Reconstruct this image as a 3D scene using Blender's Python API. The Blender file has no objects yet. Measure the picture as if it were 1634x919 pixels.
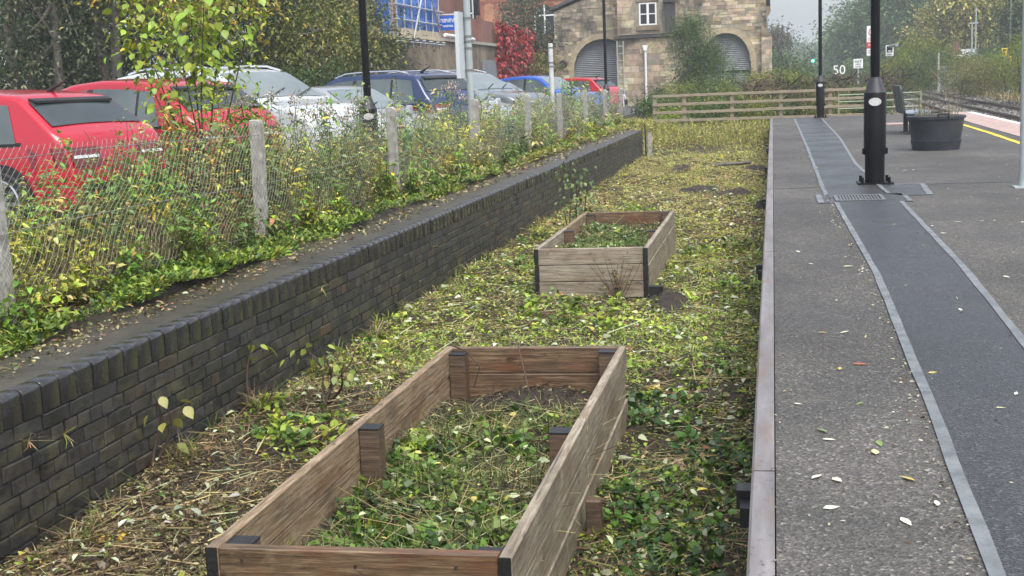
import bpy, bmesh, math, random
import numpy as np
from mathutils import Vector, Matrix
random.seed(7); RNG = np.random.default_rng(11)
sc = bpy.context.scene
COL = sc.collection
R = math.radians

# ------------------------------------------------------------------ camera
F_PX, YAW, PITCH, ROLL = 2047.9, .2041, .1563, -.0402
CAM = np.array([0., 0., 2.10])
def _axes():
    fw = np.array([-math.sin(YAW)*math.cos(PITCH), math.cos(YAW)*math.cos(PITCH), -math.sin(PITCH)])
    r = np.array([math.cos(YAW), math.sin(YAW), 0.]); u = np.cross(r, fw)
    c, s = math.cos(ROLL), math.sin(ROLL)
    return c*r+s*u, -s*r+c*u, fw
AR, AU, AF = _axes()
cd = bpy.data.cameras.new('camera'); cam = bpy.data.objects.new('camera', cd); COL.objects.link(cam)
cd.sensor_width = 36; cd.lens = F_PX/1634*36; cd.clip_end = 5000; cd.clip_start = .05
cam.matrix_world = Matrix(((AR[0], AU[0], -AF[0], CAM[0]), (AR[1], AU[1], -AF[1], CAM[1]), (AR[2], AU[2], -AF[2], CAM[2]), (0, 0, 0, 1)))
sc.camera = cam
def ray(x, y): return AF + AR*(x-817)/F_PX + AU*(459.5-y)/F_PX
def PX(x, y, Y):                      # photo pixel at distance Y along the platform
    d = ray(x, y); return CAM + d*(Y/d[1])
def PZ(x, y, z):                      # photo pixel on level z
    d = ray(x, y); return CAM + d*((z-CAM[2])/d[2])
def PXX(x, y, X):                     # photo pixel on plane X
    d = ray(x, y); return CAM + d*(X/d[0])

# ------------------------------------------------------------------ world and sun
w = bpy.data.worlds.new('World'); sc.world = w; w.use_nodes = True
nt = w.node_tree; nt.nodes.clear()
sky = nt.nodes.new('ShaderNodeTexSky'); sky.sky_type = 'NISHITA'; sky.sun_disc = False
SUN_EL, SUN_ROT = R(62), R(145)
sky.sun_elevation = SUN_EL; sky.sun_rotation = SUN_ROT; sky.air_density = 1.0; sky.dust_density = 4.0; sky.ozone_density = 1.5
hs = nt.nodes.new('ShaderNodeHueSaturation'); hs.inputs['Saturation'].default_value = .5
bg = nt.nodes.new('ShaderNodeBackground'); bg.inputs['Strength'].default_value = .15
ow = nt.nodes.new('ShaderNodeOutputWorld')
nt.links.new(sky.outputs[0], hs.inputs['Color']); nt.links.new(hs.outputs[0], bg.inputs[0]); nt.links.new(bg.outputs[0], ow.inputs[0])
sl = bpy.data.lights.new('sun', 'SUN'); sl.energy = 1.4; sl.angle = R(45); sl.color = (1, .97, .93)
so = bpy.data.objects.new('sun', sl); COL.objects.link(so)
_sd = Vector((math.sin(SUN_ROT)*math.cos(SUN_EL), math.cos(SUN_ROT)*math.cos(SUN_EL), math.sin(SUN_EL)))
so.rotation_euler = _sd.to_track_quat('Z', 'Y').to_euler()
sc.view_settings.view_transform = 'Standard'; sc.view_settings.look = 'None'
sc.view_settings.exposure = 1.05; sc.view_settings.gamma = 1; sc.view_settings.use_curve_mapping = False
sc.render.engine = 'CYCLES'
sc.cycles.use_denoising = True
sc.cycles.max_bounces = 6; sc.cycles.diffuse_bounces = 3; sc.cycles.glossy_bounces = 2; sc.cycles.transmission_bounces = 3
sc.cycles.volume_bounces = 1; sc.cycles.transparent_max_bounces = 8
sc.cycles.use_adaptive_sampling = False

# ------------------------------------------------------------------ materials
def nodes(name):
    m = bpy.data.materials.new(name); m.use_nodes = True
    t = m.node_tree; b = t.nodes['Principled BSDF']
    return m, t, b
def add(t, kind, **kw):
    n = t.nodes.new('ShaderNode'+kind)
    for k, v in kw.items():
        if k in n.inputs.keys(): n.inputs[k].default_value = v
        else: setattr(n, k, v)
    return n
def lk(t, a, b): t.links.new(a, b)
def ramp(t, fac, stops):
    n = t.nodes.new('ShaderNodeValToRGB'); e = n.color_ramp.elements
    while len(e) < len(stops): e.new(.5)
    for q, (p, c) in zip(e, stops):
        q.position = p; q.color = (*c, 1) if len(c) == 3 else c
    lk(t, fac, n.inputs[0]); return n
def coords(t, kind, scale=(1, 1, 1), rand=False):
    if kind == 'pos':
        src = add(t, 'NewGeometry').outputs['Position']
    else:
        src = add(t, 'TexCoord').outputs['Object']
    mp = add(t, 'Mapping'); mp.inputs['Scale'].default_value = scale
    lk(t, src, mp.inputs[0])
    if rand:
        oi = add(t, 'ObjectInfo'); mu = add(t, 'Math', operation='MULTIPLY'); mu.inputs[1].default_value = 37.
        lk(t, oi.outputs['Random'], mu.inputs[0]); lk(t, mu.outputs[0], mp.inputs['Location'])
    return mp.outputs[0]
def noise(t, vec, scale, detail=4, rough=.55):
    n = add(t, 'TexNoise'); n.inputs['Scale'].default_value = scale; n.inputs['Detail'].default_value = detail
    n.inputs['Roughness'].default_value = rough; lk(t, vec, n.inputs['Vector']); return n.outputs[0]
def bump(t, b, h, strength, dist=.01):
    n = add(t, 'Bump'); n.inputs['Strength'].default_value = strength; n.inputs['Distance'].default_value = dist
    lk(t, h, n.inputs['Height']); lk(t, n.outputs[0], b.inputs['Normal'])
def mixc(t, fac, a, b, mode='MIX'):
    n = add(t, 'Mix', data_type='RGBA', blend_type=mode)
    for s, v in ((0, fac), (6, a), (7, b)):
        if hasattr(v, 'is_linked') or hasattr(v, 'links'): lk(t, v, n.inputs[s])
        elif s == 0: n.inputs[0].default_value = v
        else: n.inputs[s].default_value = (*v, 1)
    return n.outputs[2]
MATS = {}
def M(name, col, rough=.6, var=.2, scale=6, bmp=0., bscale=60, metal=0., coat=0., col2=None, kind='pos', stretch=(1, 1, 1), emit=0., island=0., bdist=.01):
    if name in MATS: return MATS[name]
    m, t, b = nodes(name)
    v = coords(t, kind, stretch)
    n = noise(t, v, scale)
    c2 = col2 or tuple(min(1, c*(1+var)) for c in col)
    c1 = tuple(c*(1-var) for c in col) if not col2 else col
    rp = ramp(t, n, [(.3, c1), (.7, c2)])
    out = rp.outputs[0]
    if island:
        g = add(t, 'NewGeometry'); mr = add(t, 'MapRange'); mr.inputs[3].default_value = 1-island; mr.inputs[4].default_value = 1+island
        lk(t, g.outputs['Random Per Island'], mr.inputs[0])
        h = add(t, 'HueSaturation'); lk(t, mr.outputs[0], h.inputs['Value']); lk(t, out, h.inputs['Color']); out = h.outputs[0]
    lk(t, out, b.inputs['Base Color'])
    b.inputs['Roughness'].default_value = rough; b.inputs['Metallic'].default_value = metal
    if coat: b.inputs['Coat Weight'].default_value = coat; b.inputs['Coat Roughness'].default_value = .05
    if bmp: bump(t, b, noise(t, v, bscale, 5), bmp, bdist)
    if emit:
        b.inputs['Emission Color'].default_value = (*col, 1); b.inputs['Emission Strength'].default_value = emit
    MATS[name] = m; return m
def leaf_mat(name, rough=.45, trans=.3):
    m, t, b = nodes(name)
    a = add(t, 'VertexColor'); a.layer_name = 'Col'
    lk(t, a.outputs[0], b.inputs['Base Color']); b.inputs['Roughness'].default_value = rough
    b.inputs['Specular IOR Level'].default_value = .4
    tr = add(t, 'BsdfTranslucent'); lk(t, a.outputs[0], tr.inputs[0])
    mx = add(t, 'MixShader'); mx.inputs[0].default_value = trans
    lk(t, b.outputs[0], mx.inputs[1]); lk(t, tr.outputs[0], mx.inputs[2])
    lk(t, mx.outputs[0], t.nodes['Material Output'].inputs[0]); return m
LEAF = leaf_mat('foliage', .4, .22); DRY = leaf_mat('dry_foliage', .8, .15)
def vcol_mat(name, rough=.8, bmp=.3, bscale=30, var=.25, vs=9, mott=None):
    m, t, b = nodes(name)
    a = add(t, 'VertexColor'); a.layer_name = 'Col'; v = coords(t, 'pos')
    n = noise(t, v, vs, 6)
    rp = ramp(t, n, [(.3, (1-var,)*3), (.7, (1+var,)*3)])
    c = mixc(t, 1., a.outputs[0], rp.outputs[0], 'MULTIPLY')
    if mott:                                                # weathering stains with shapes of their own
        n2 = noise(t, coords(t, 'pos', mott[1]), 1, 5, .65)
        f = ramp(t, n2, [(mott[2], (0, 0, 0)), (mott[3], (1, 1, 1))])
        c = mixc(t, f.outputs[0], c, mott[0])
    lk(t, c, b.inputs['Base Color']); b.inputs['Roughness'].default_value = rough
    bump(t, b, noise(t, v, bscale, 5), bmp, .02); return m
def brick_piece_mat():
    m, t, b = nodes('engineering_brick')
    g = add(t, 'NewGeometry'); oi = add(t, 'ObjectInfo')
    s = add(t, 'Math', operation='ADD'); lk(t, g.outputs['Random Per Island'], s.inputs[0]); lk(t, oi.outputs['Random'], s.inputs[1])
    fr = add(t, 'Math', operation='FRACT'); lk(t, s.outputs[0], fr.inputs[0])
    base = ramp(t, fr.outputs[0], [(0, (.020, .0195, .019)), (.35, (.028, .0268, .025)), (.6, (.041, .037, .032)), (.8, (.034, .0335, .034)), (.93, (.050, .036, .028)), (.98, (.07, .038, .029))])
    base.color_ramp.interpolation = 'CONSTANT'
    v = coords(t, 'pos')
    n = noise(t, v, 14, 6, .65); r2 = ramp(t, n, [(.3, (.55,)*3), (.7, (1.5,)*3)])
    c = mixc(t, 1., base.outputs[0], r2.outputs[0], 'MULTIPLY')
    n3 = noise(t, coords(t, 'pos', (1, 1.2, 2.2)), 3.1, 5, .7)
    moss = ramp(t, n3, [(.5, (0, 0, 0)), (.68, (.7,)*3)])
    c = mixc(t, moss.outputs[0], c, (.085, .082, .04))
    n4 = noise(t, coords(t, 'pos', (1, 1, .6)), 9, 6, .8)
    eff = ramp(t, n4, [(.6, (0, 0, 0)), (.74, (.55,)*3)])
    c = mixc(t, eff.outputs[0], c, (.2, .19, .17))
    lk(t, c, b.inputs['Base Color'])
    rr = ramp(t, n, [(.3, (.3,)*3), (.7, (.6,)*3)]); lk(t, rr.outputs[0], b.inputs['Roughness'])
    bump(t, b, noise(t, v, 55, 6, .7), .5, .008); return m
def coping_mat():
    m, t, b = nodes('blue_coping_brick')
    v = coords(t, 'pos', (1, 14, 1)); n = noise(t, v, 4, 5, .7)
    c = ramp(t, n, [(.3, (.013, .013, .014)), (.6, (.026, .0255, .025)), (.85, (.085, .08, .07))])
    lk(t, c.outputs[0], b.inputs['Base Color'])
    g = add(t, 'NewGeometry')
    n2 = noise(t, coords(t, 'pos'), 11, 4); rr = ramp(t, n2, [(.3, (.12,)*3), (.7, (.36,)*3)]); lk(t, rr.outputs[0], b.inputs['Roughness']); b.inputs['Specular IOR Level'].default_value = .8
    bump(t, b, n, .25, .005); return m
def wood_mat(name, dark, mid, light, red=None, rough=.6):
    m, t, b = nodes(name)
    v = coords(t, 'obj', (2.6, 34, 34), True)
    n = noise(t, v, 2.2, 9, .72)
    c = ramp(t, n, [(.28, dark), (.5, mid), (.75, light)]).outputs[0]
    v2 = coords(t, 'obj', (1.6, 3, 3), True)
    n2 = noise(t, v2, 1.6, 5, .6)
    st = ramp(t, n2, [(.5, (0, 0, 0)), (.7, (.6,)*3)])
    c = mixc(t, st.outputs[0], c, dark)
    if red:
        n3 = noise(t, coords(t, 'obj', (1.1, 2, 2), True), 2.3, 5, .65)
        r3 = ramp(t, n3, [(.5, (0, 0, 0)), (.66, (.7,)*3)]); c = mixc(t, r3.outputs[0], c, red)
    n4 = noise(t, coords(t, 'obj', (1.4, 3, 1.2), True), 3.7, 6, .7)
    r4 = ramp(t, n4, [(.6, (0, 0, 0)), (.72, (.55,)*3)]); c = mixc(t, r4.outputs[0], c, light)
    wv = add(t, 'TexWave', wave_type='RINGS', rings_direction='X'); wv.inputs['Scale'].default_value = 1.6; wv.inputs['Distortion'].default_value = 5.; wv.inputs['Detail'].default_value = 3.; wv.inputs['Detail Scale'].default_value = 1.2
    lk(t, coords(t, 'obj', (.5, 7, 7), True), wv.inputs['Vector']); rw_ = ramp(t, wv.outputs['Fac'], [(.1, (.86,)*3), (.6, (1.06,)*3)]); c = mixc(t, 1., c, rw_.outputs[0], 'MULTIPLY')
    n5 = noise(t, coords(t, 'obj', (.9, 60, 60), True), 1.7, 3, .5)          # drying cracks along the grain
    r5 = ramp(t, n5, [(.30, (.8,)*3), (.36, (0, 0, 0))]); c = mixc(t, r5.outputs[0], c, tuple(x*.45 for x in dark))
    n6 = noise(t, coords(t, 'obj', (4, 8, 8), True), 2.6, 2, .4)             # knots
    r6 = ramp(t, n6, [(.70, (0, 0, 0)), (.75, (.7,)*3)]); c = mixc(t, r6.outputs[0], c, tuple(x*.8 for x in dark))
    lk(t, c, b.inputs['Base Color']); b.inputs['Roughness'].default_value = rough
    bump(t, b, n, .7, .006); return m
def asphalt_mat(name, base, speck, rough, bs, amount=.5, moss=None):
    m, t, b = nodes(name); v = coords(t, 'pos')
    vo = add(t, 'TexVoronoi'); vo.inputs['Scale'].default_value = bs; lk(t, v, vo.inputs['Vector'])
    bw = add(t, 'RGBToBW'); lk(t, vo.outputs['Color'], bw.inputs[0])
    c = ramp(t, bw.outputs[0], [(.2, tuple(x*.55 for x in base)), (.55, base), (.8, tuple(x*1.5 for x in base)), (.93, speck)])
    n = noise(t, v, 1.1, 6, .6); l = ramp(t, n, [(.3, (.72,)*3), (.7, (1.3,)*3)])
    o = mixc(t, 1., c.outputs[0], l.outputs[0], 'MULTIPLY')
    n7 = noise(t, coords(t, 'pos', (1, .6, 1)), .55, 6, .65); l7 = ramp(t, n7, [(.35, (.7,)*3), (.65, (1.25,)*3)]); o = mixc(t, 1., o, l7.outputs[0], 'MULTIPLY')
    if moss:
        n3 = noise(t, v, 2.4, 8, .75); r3 = ramp(t, n3, [(.58, (0, 0, 0)), (.75, (.55,)*3)])
        o = mixc(t, r3.outputs[0], o, moss)
    lk(t, o, b.inputs['Base Color'])
    rr = ramp(t, n, [(.3, (rough-.12,)*3), (.7, (rough+.15,)*3)]); lk(t, rr.outputs[0], b.inputs['Roughness'])
    bump(t, b, vo.outputs['Distance'], amount, .012); return m
def brick_tex(name, c1, c2, mortar, scale, stain=None):
    m, t, b = nodes(name)
    g = add(t, 'NewGeometry'); sx = add(t, 'SeparateXYZ'); lk(t, g.outputs['Position'], sx.inputs[0])
    ad = add(t, 'Math', operation='ADD'); lk(t, sx.outputs[0], ad.inputs[0]); lk(t, sx.outputs[1], ad.inputs[1])
    cx = add(t, 'CombineXYZ'); lk(t, ad.outputs[0], cx.inputs[0]); lk(t, sx.outputs[2], cx.inputs[1])
    bt = add(t, 'TexBrick'); bt.inputs['Scale'].default_value = scale
    bt.inputs['Color1'].default_value = (*c1, 1); bt.inputs['Color2'].default_value = (*c2, 1); bt.inputs['Mortar'].default_value = (*mortar, 1)
    bt.inputs['Mortar Size'].default_value = .025; bt.inputs['Brick Width'].default_value = .5; bt.inputs['Row Height'].default_value = .17
    lk(t, cx.outputs[0], bt.inputs['Vector'])
    n = noise(t, coords(t, 'pos'), .9, 6, .7); l = ramp(t, n, [(.3, (.65,)*3), (.7, (1.25,)*3)])
    o = mixc(t, 1., bt.outputs[0], l.outputs[0], 'MULTIPLY')
    if stain:
        n2 = noise(t, coords(t, 'pos', (1, 1, .35)), 1.3, 6, .7); r2 = ramp(t, n2, [(.52, (0, 0, 0)), (.7, (.8,)*3)]); o = mixc(t, r2.outputs[0], o, stain)
    lk(t, o, b.inputs['Base Color']); b.inputs['Roughness'].default_value = .8
    bump(t, b, bt.outputs['Fac'], -.4, .02); return m

m_brick = brick_piece_mat(); m_coping = coping_mat()
m_mortar = M('dark_mortar', (.035, .034, .03), .9, .5, 25, .4, 90)
m_wood = wood_mat('weathered_board', (.05, .035, .022), (.235, .165, .095), (.43, .36, .265), (.15, .07, .034))
m_woodgrey = wood_mat('silvered_board', (.09, .072, .052), (.28, .235, .17), (.44, .4, .32), (.17, .115, .07))
m_rail = wood_mat('old_fence_rail', (.13, .10, .07), (.28, .23, .16), (.4, .35, .27))
m_post = wood_mat('planter_post_wood', (.03, .022, .016), (.10, .066, .04), (.2, .14, .09), (.1, .045, .02))
m_damp = wood_mat('damp_board', (.03, .02, .013), (.13, .08, .042), (.28, .2, .12), (.14, .05, .02), .4)
m_tar = M('black_end_paint', (.012, .012, .013), .45, .4, 20, .3, 50)
m_soil = M('dark_soil', (.028, .02, .014), .8, .6, 9, .9, 40, bdist=.03)
m_bay = M('bay_soil_and_litter', (.018, .013, .008), .8, .5, 7, .9, 55, col2=(.055, .04, .023), bdist=.03)
m_ground = M('rough_grass_ground', (.07, .075, .025), .9, .4, 3, .5, 20, col2=(.14, .12, .05))
m_plat = asphalt_mat('old_platform_asphalt', (.068, .064, .057), (.2, .19, .17), .66, 100, .7, (.125, .115, .075))
m_trench = asphalt_mat('new_dark_asphalt', (.028, .0282, .0297), (.085, .086, .09), .36, 110, .45)
m_band = M('blue_grey_sealing_band', (.085, .092, .097), .5, .4, 9, .4, 60, col2=(.185, .198, .205))
m_kerb = M('worn_painted_edging', (.15, .14, .148), .55, .2, 2.6, .4, 90, col2=(.29, .268, .278))
m_carpark = asphalt_mat('car_park_asphalt', (.075, .075, .075), (.2, .2, .2), .5, 60, .4)
def kerb_mat():
    m, t, b = nodes('worn_rusty_edging'); v = coords(t, 'pos', (3, .35, 3))
    n = noise(t, v, 3.5, 6, .7); c = ramp(t, n, [(.3, (.1, .094, .095)), (.55, (.175, .165, .167)), (.75, (.25, .235, .235))]).outputs[0]
    r1 = ramp(t, noise(t, coords(t, 'pos', (4, .8, 4)), 2.2, 6, .75), [(.5, (0, 0, 0)), (.68, (.8,)*3)]); c = mixc(t, r1.outputs[0], c, (.15, .095, .07))
    r2 = ramp(t, noise(t, coords(t, 'pos'), 38, 3, .6), [(.6, (0, 0, 0)), (.66, (.85,)*3)])
    r3 = ramp(t, noise(t, coords(t, 'pos'), 2.3, 4, .6), [(.45, (0, 0, 0)), (.6, (1,)*3)]); f = mixc(t, 1., r2.outputs[0], r3.outputs[0], 'MULTIPLY'); c = mixc(t, f, c, (.025, .022, .02))
    lk(t, c, b.inputs['Base Color']); b.inputs['Roughness'].default_value = .5; bump(t, b, n, .3, .004); return m
m_kerb = kerb_mat()
m_wet = M('wet_wall_top', (.022, .019, .014), .42, .5, 3.2, .7, 16, col2=(.06, .05, .036), bdist=.012)
m_concrete = M('mottled_concrete', (.2, .19, .165), .8, .3, 14, .35, 60, col2=(.42, .41, .37))
m_galv = M('galvanised_wire', (.2, .2, .185), .5, .3, 20, metal=.1)
m_black = M('black_gloss_paint', (.004, .004, .005), .42, .3, 8)
m_black.node_tree.nodes['Principled BSDF'].inputs['Specular IOR Level'].default_value = .18
m_grey_paint = M('grey_painted_steel', (.32, .36, .37), .45, .12, 4)
m_white = M('white_paint', (.74, .75, .75), .5, .08, 10)
m_tub = M('dark_grey_plastic', (.028, .033, .04), .5, .3, 6, .1, 30)
m_bench = M('dark_green_grey_metal', (.035, .045, .048), .5, .25, 10)
m_yellow = M('yellow_line_paint', (.75, .52, .02), .6, .15, 12)
m_tactile = M('pink_tactile_paving', (.36, .26, .225), .7, .2, 8)
m_ballast = M('track_ballast', (.13, .115, .1), .9, .6, 14, .9, 16, col2=(.26, .24, .21), bdist=.05)
m_rust = M('rail_steel', (.06, .04, .03), .5, .3, 10, metal=.4)
m_railtop = M('polished_rail_head', (.4, .4, .4), .25, .1, 10, metal=1)
m_bark = M('grey_brown_bark', (.10, .085, .068), .85, .4, 8, .8, 20, col2=(.2, .18, .15), bdist=.03)
m_stem = M('plant_stem', (.07, .055, .03), .7, .4, 9)
m_glass = M('car_glass', (.035, .045, .045), .03, .3, 1.5)
MATS['car_glass'].node_tree.nodes['Principled BSDF'].inputs['IOR'].default_value = 1.6
m_screen = M('windscreen_glass', (.15, .18, .18), .04, .2, 1); m_screen.node_tree.nodes['Principled BSDF'].inputs['IOR'].default_value = 1.7  # opaque; pale base colour paints in sky reflection and light passing through
m_side = M('side_window_glass', (.085, .105, .105), .04, .35, 1.2); m_side.node_tree.nodes['Principled BSDF'].inputs['IOR'].default_value = 1.6  # opaque; lightened base colour stands in for daylight seen through the car
m_tyre = M('tyre_rubber', (.015, .015, .016), .75, .2, 10)
m_alloy = M('alloy_rim', (.5, .5, .52), .3, .1, 5, metal=.9)
m_trim = M('black_trim', (.015, .015, .016), .5, .2, 8)
m_chrome = M('roof_bar_metal', (.75, .77, .8), .25, .05, 3, metal=.8)
m_tail = M('red_tail_lamp', (.16, .004, .008), .15, .1, 5, coat=.6)
m_head = M('clear_head_lamp', (.62, .64, .66), .12, .2, 12, coat=.6)
m_stone = vcol_mat('weathered_limestone', .85, .5, 12, .3, 3.5, ((.05, .048, .046), (.55, .5, .3), .5, .66))
m_smortar = M('stone_joint_mortar', (.27, .235, .18), .9, .3, 6)
m_redbrick = brick_tex('red_brick', (.24, .085, .055), (.17, .06, .04), (.2, .15, .12), 3.4)
m_orbrick = brick_tex('orange_brick', (.42, .18, .085), (.36, .15, .07), (.36, .2, .12), 3.0)
m_oldwall = M('stained_render_stone', (.075, .055, .04), .85, .3, 1.3, .6, 4, col2=(.27, .22, .15), bdist=.06)
m_shutter = M('grey_roller_shutter', (.19, .21, .23), .5, .15, 2)
m_slate = M('roof_slate', (.06, .06, .065), .7, .3, 6)
m_bluesheet = M('blue_sheeting', (.05, .15, .47), .5, .25, 2.5)
m_bluesign = M('blue_sign_board', (.02, .10, .48), .4, .05, 4)
m_tube = M('scaffold_tube', (.42, .44, .45), .45, .2, 6, metal=.4)
m_board = M('scaffold_board', (.42, .36, .26), .75, .25, 5)

# ------------------------------------------------------------------ mesh helpers
def wloc(o):
    v = Vector((0, 0, 0))
    while o is not None: v += o.location; o = o.parent
    return v
def link(name, me, mat, parent=None):
    o = bpy.data.objects.new(name, me); COL.objects.link(o)
    if mat is not None and not me.materials: me.materials.append(mat)
    if parent is not None: o.parent = parent
    return o
def tag(o, label=None, cat=None, group=None, kind=None):
    for k, v in (('label', label), ('category', cat), ('group', group), ('kind', kind)):
        if v: o[k] = v
    return o
def thing(name, label, cat, loc=(0, 0, 0), group=None):
    o = bpy.data.objects.new(name, None); COL.objects.link(o); o.location = tuple(float(q) for q in loc); o.empty_display_size = .2
    return tag(o, label, cat, group)
def copy_tree(o, parent=None):
    c = o.copy(); COL.objects.link(c); c.parent = parent
    for ch in o.children: copy_tree(ch, c)
    return c
class MB:
    def __init__(s): s.v = []; s.f = []
    def _add(s, vs, fs):
        n = len(s.v); s.v += [tuple(map(float, q)) for q in vs]; s.f += [tuple(i+n for i in f) for f in fs]; return s
    def box(s, c, d, rz=0., rx=0., ry=0.):
        m = Matrix.Translation(Vector([float(q) for q in c])) @ Matrix.Rotation(rz, 4, 'Z') @ Matrix.Rotation(ry, 4, 'Y') @ Matrix.Rotation(rx, 4, 'X')
        vs = [m @ Vector((i*d[0]/2, j*d[1]/2, k*d[2]/2)) for i in (-1, 1) for j in (-1, 1) for k in (-1, 1)]
        return s._add(vs, [(0, 1, 3, 2), (4, 6, 7, 5), (0, 4, 5, 1), (2, 3, 7, 6), (0, 2, 6, 4), (1, 5, 7, 3)])
    def bbox(s, x0, x1, y0, y1, z0, z1): return s.box(((x0+x1)/2, (y0+y1)/2, (z0+z1)/2), (x1-x0, y1-y0, z1-z0))
    def tube(s, pts, rad, n=8, cap=True):
        pts = [Vector([float(q) for q in p]) for p in pts]
        if not hasattr(rad, '__len__'): rad = [rad]*len(pts)
        base = len(s.v); up = None
        for i, p in enumerate(pts):
            a = pts[max(0, i-1)]; b = pts[min(len(pts)-1, i+1)]; d = (b-a).normalized()
            if up is None: up = Vector((0, 0, 1)) if abs(d.z) < .9 else Vector((1, 0, 0))
            x = d.cross(up).normalized(); up = x.cross(d).normalized()
            for k in range(n):
                an = 2*math.pi*k/n; s.v.append(tuple(p+(x*math.cos(an)+up*math.sin(an))*rad[i]))
        for i in range(len(pts)-1):
            for k in range(n):
                s.f.append((base+i*n+k, base+i*n+(k+1) % n, base+(i+1)*n+(k+1) % n, base+(i+1)*n+k))
        if cap:
            s.f.append(tuple(base+k for k in range(n))[::-1]); s.f.append(tuple(base+(len(pts)-1)*n+k for k in range(n)))
        return s
    def lathe(s, prof, c, n=24, sx=1, sy=1):
        base = len(s.v)
        for r, z in prof:
            for k in range(n):
                a = 2*math.pi*k/n; s.v.append((c[0]+r*math.cos(a)*sx, c[1]+r*math.sin(a)*sy, c[2]+z))
        for i in range(len(prof)-1):
            for k in range(n): s.f.append((base+i*n+k, base+i*n+(k+1) % n, base+(i+1)*n+(k+1) % n, base+(i+1)*n+k))
        s.f.append(tuple(base+k for k in range(n))[::-1]); s.f.append(tuple(base+(len(prof)-1)*n+k for k in range(n)))
        return s
    def prism(s, poly, axis, a, b):
        # poly: 2D points; axis 'x' -> (y,z), 'y' -> (x,z), 'z' -> (x,y)
        def p3(q, t): return {'x': (t, q[0], q[1]), 'y': (q[0], t, q[1]), 'z': (q[0], q[1], t)}[axis]
        n = len(poly); vs = [p3(q, a) for q in poly]+[p3(q, b) for q in poly]
        return s._add(vs, [tuple(range(n))[::-1], tuple(range(n, 2*n))]+[(i, (i+1) % n, n+(i+1) % n, n+i) for i in range(n)])
    def mesh(s, name, off=(0, 0, 0), smooth=False):
        me = bpy.data.meshes.new(name); me.from_pydata([(x-off[0], y-off[1], z-off[2]) for x, y, z in s.v], [], s.f)
        bm = bmesh.new(); bm.from_mesh(me); bmesh.ops.recalc_face_normals(bm, faces=bm.faces); bm.to_mesh(me); bm.free()
        if smooth:
            me.polygons.foreach_set('use_smooth', [True]*len(me.polygons)); me.set_sharp_from_angle(angle=R(40))
        return me
    def local(s, name, mat, parent, smooth=False):          # authored at the origin
        return link(name, s.mesh(name, (0, 0, 0), smooth), mat, parent)
    def build(s, name, mat, parent=None, smooth=False):
        off = wloc(parent) if parent is not None else (0, 0, 0)
        return link(name, s.mesh(name, off, smooth), mat, parent)
def bevel(o, width=.004, seg=1):
    bm = bmesh.new(); bm.from_mesh(o.data); bmesh.ops.bevel(bm, geom=bm.edges[:], offset=width, segments=seg, affect='EDGES', profile=.6); bm.to_mesh(o.data); bm.free(); return o
def npmesh(name, V, F, C=None, smooth=False):
    me = bpy.data.meshes.new(name); V = np.ascontiguousarray(V, np.float32); F = np.ascontiguousarray(F, np.int32); k = F.shape[1]
    me.vertices.add(len(V)); me.vertices.foreach_set('co', V.ravel())
    me.loops.add(F.size); me.loops.foreach_set('vertex_index', F.ravel())
    me.polygons.add(len(F)); me.polygons.foreach_set('loop_start', np.arange(0, F.size, k, dtype=np.int32))
    me.polygons.foreach_set('loop_total', np.full(len(F), k, np.int32))
    if smooth: me.polygons.foreach_set('use_smooth', np.ones(len(F), bool))
    me.update(calc_edges=True)
    if not smooth: me.shade_flat()
    if C is not None:
        a = me.color_attributes.new('Col', 'FLOAT_COLOR', 'POINT'); c4 = np.ones((len(V), 4), np.float32); c4[:, :3] = C; a.data.foreach_set('color', c4.ravel())
    return me
def norm(a): return a/np.maximum(np.linalg.norm(a, axis=-1, keepdims=True), 1e-9)
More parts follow.
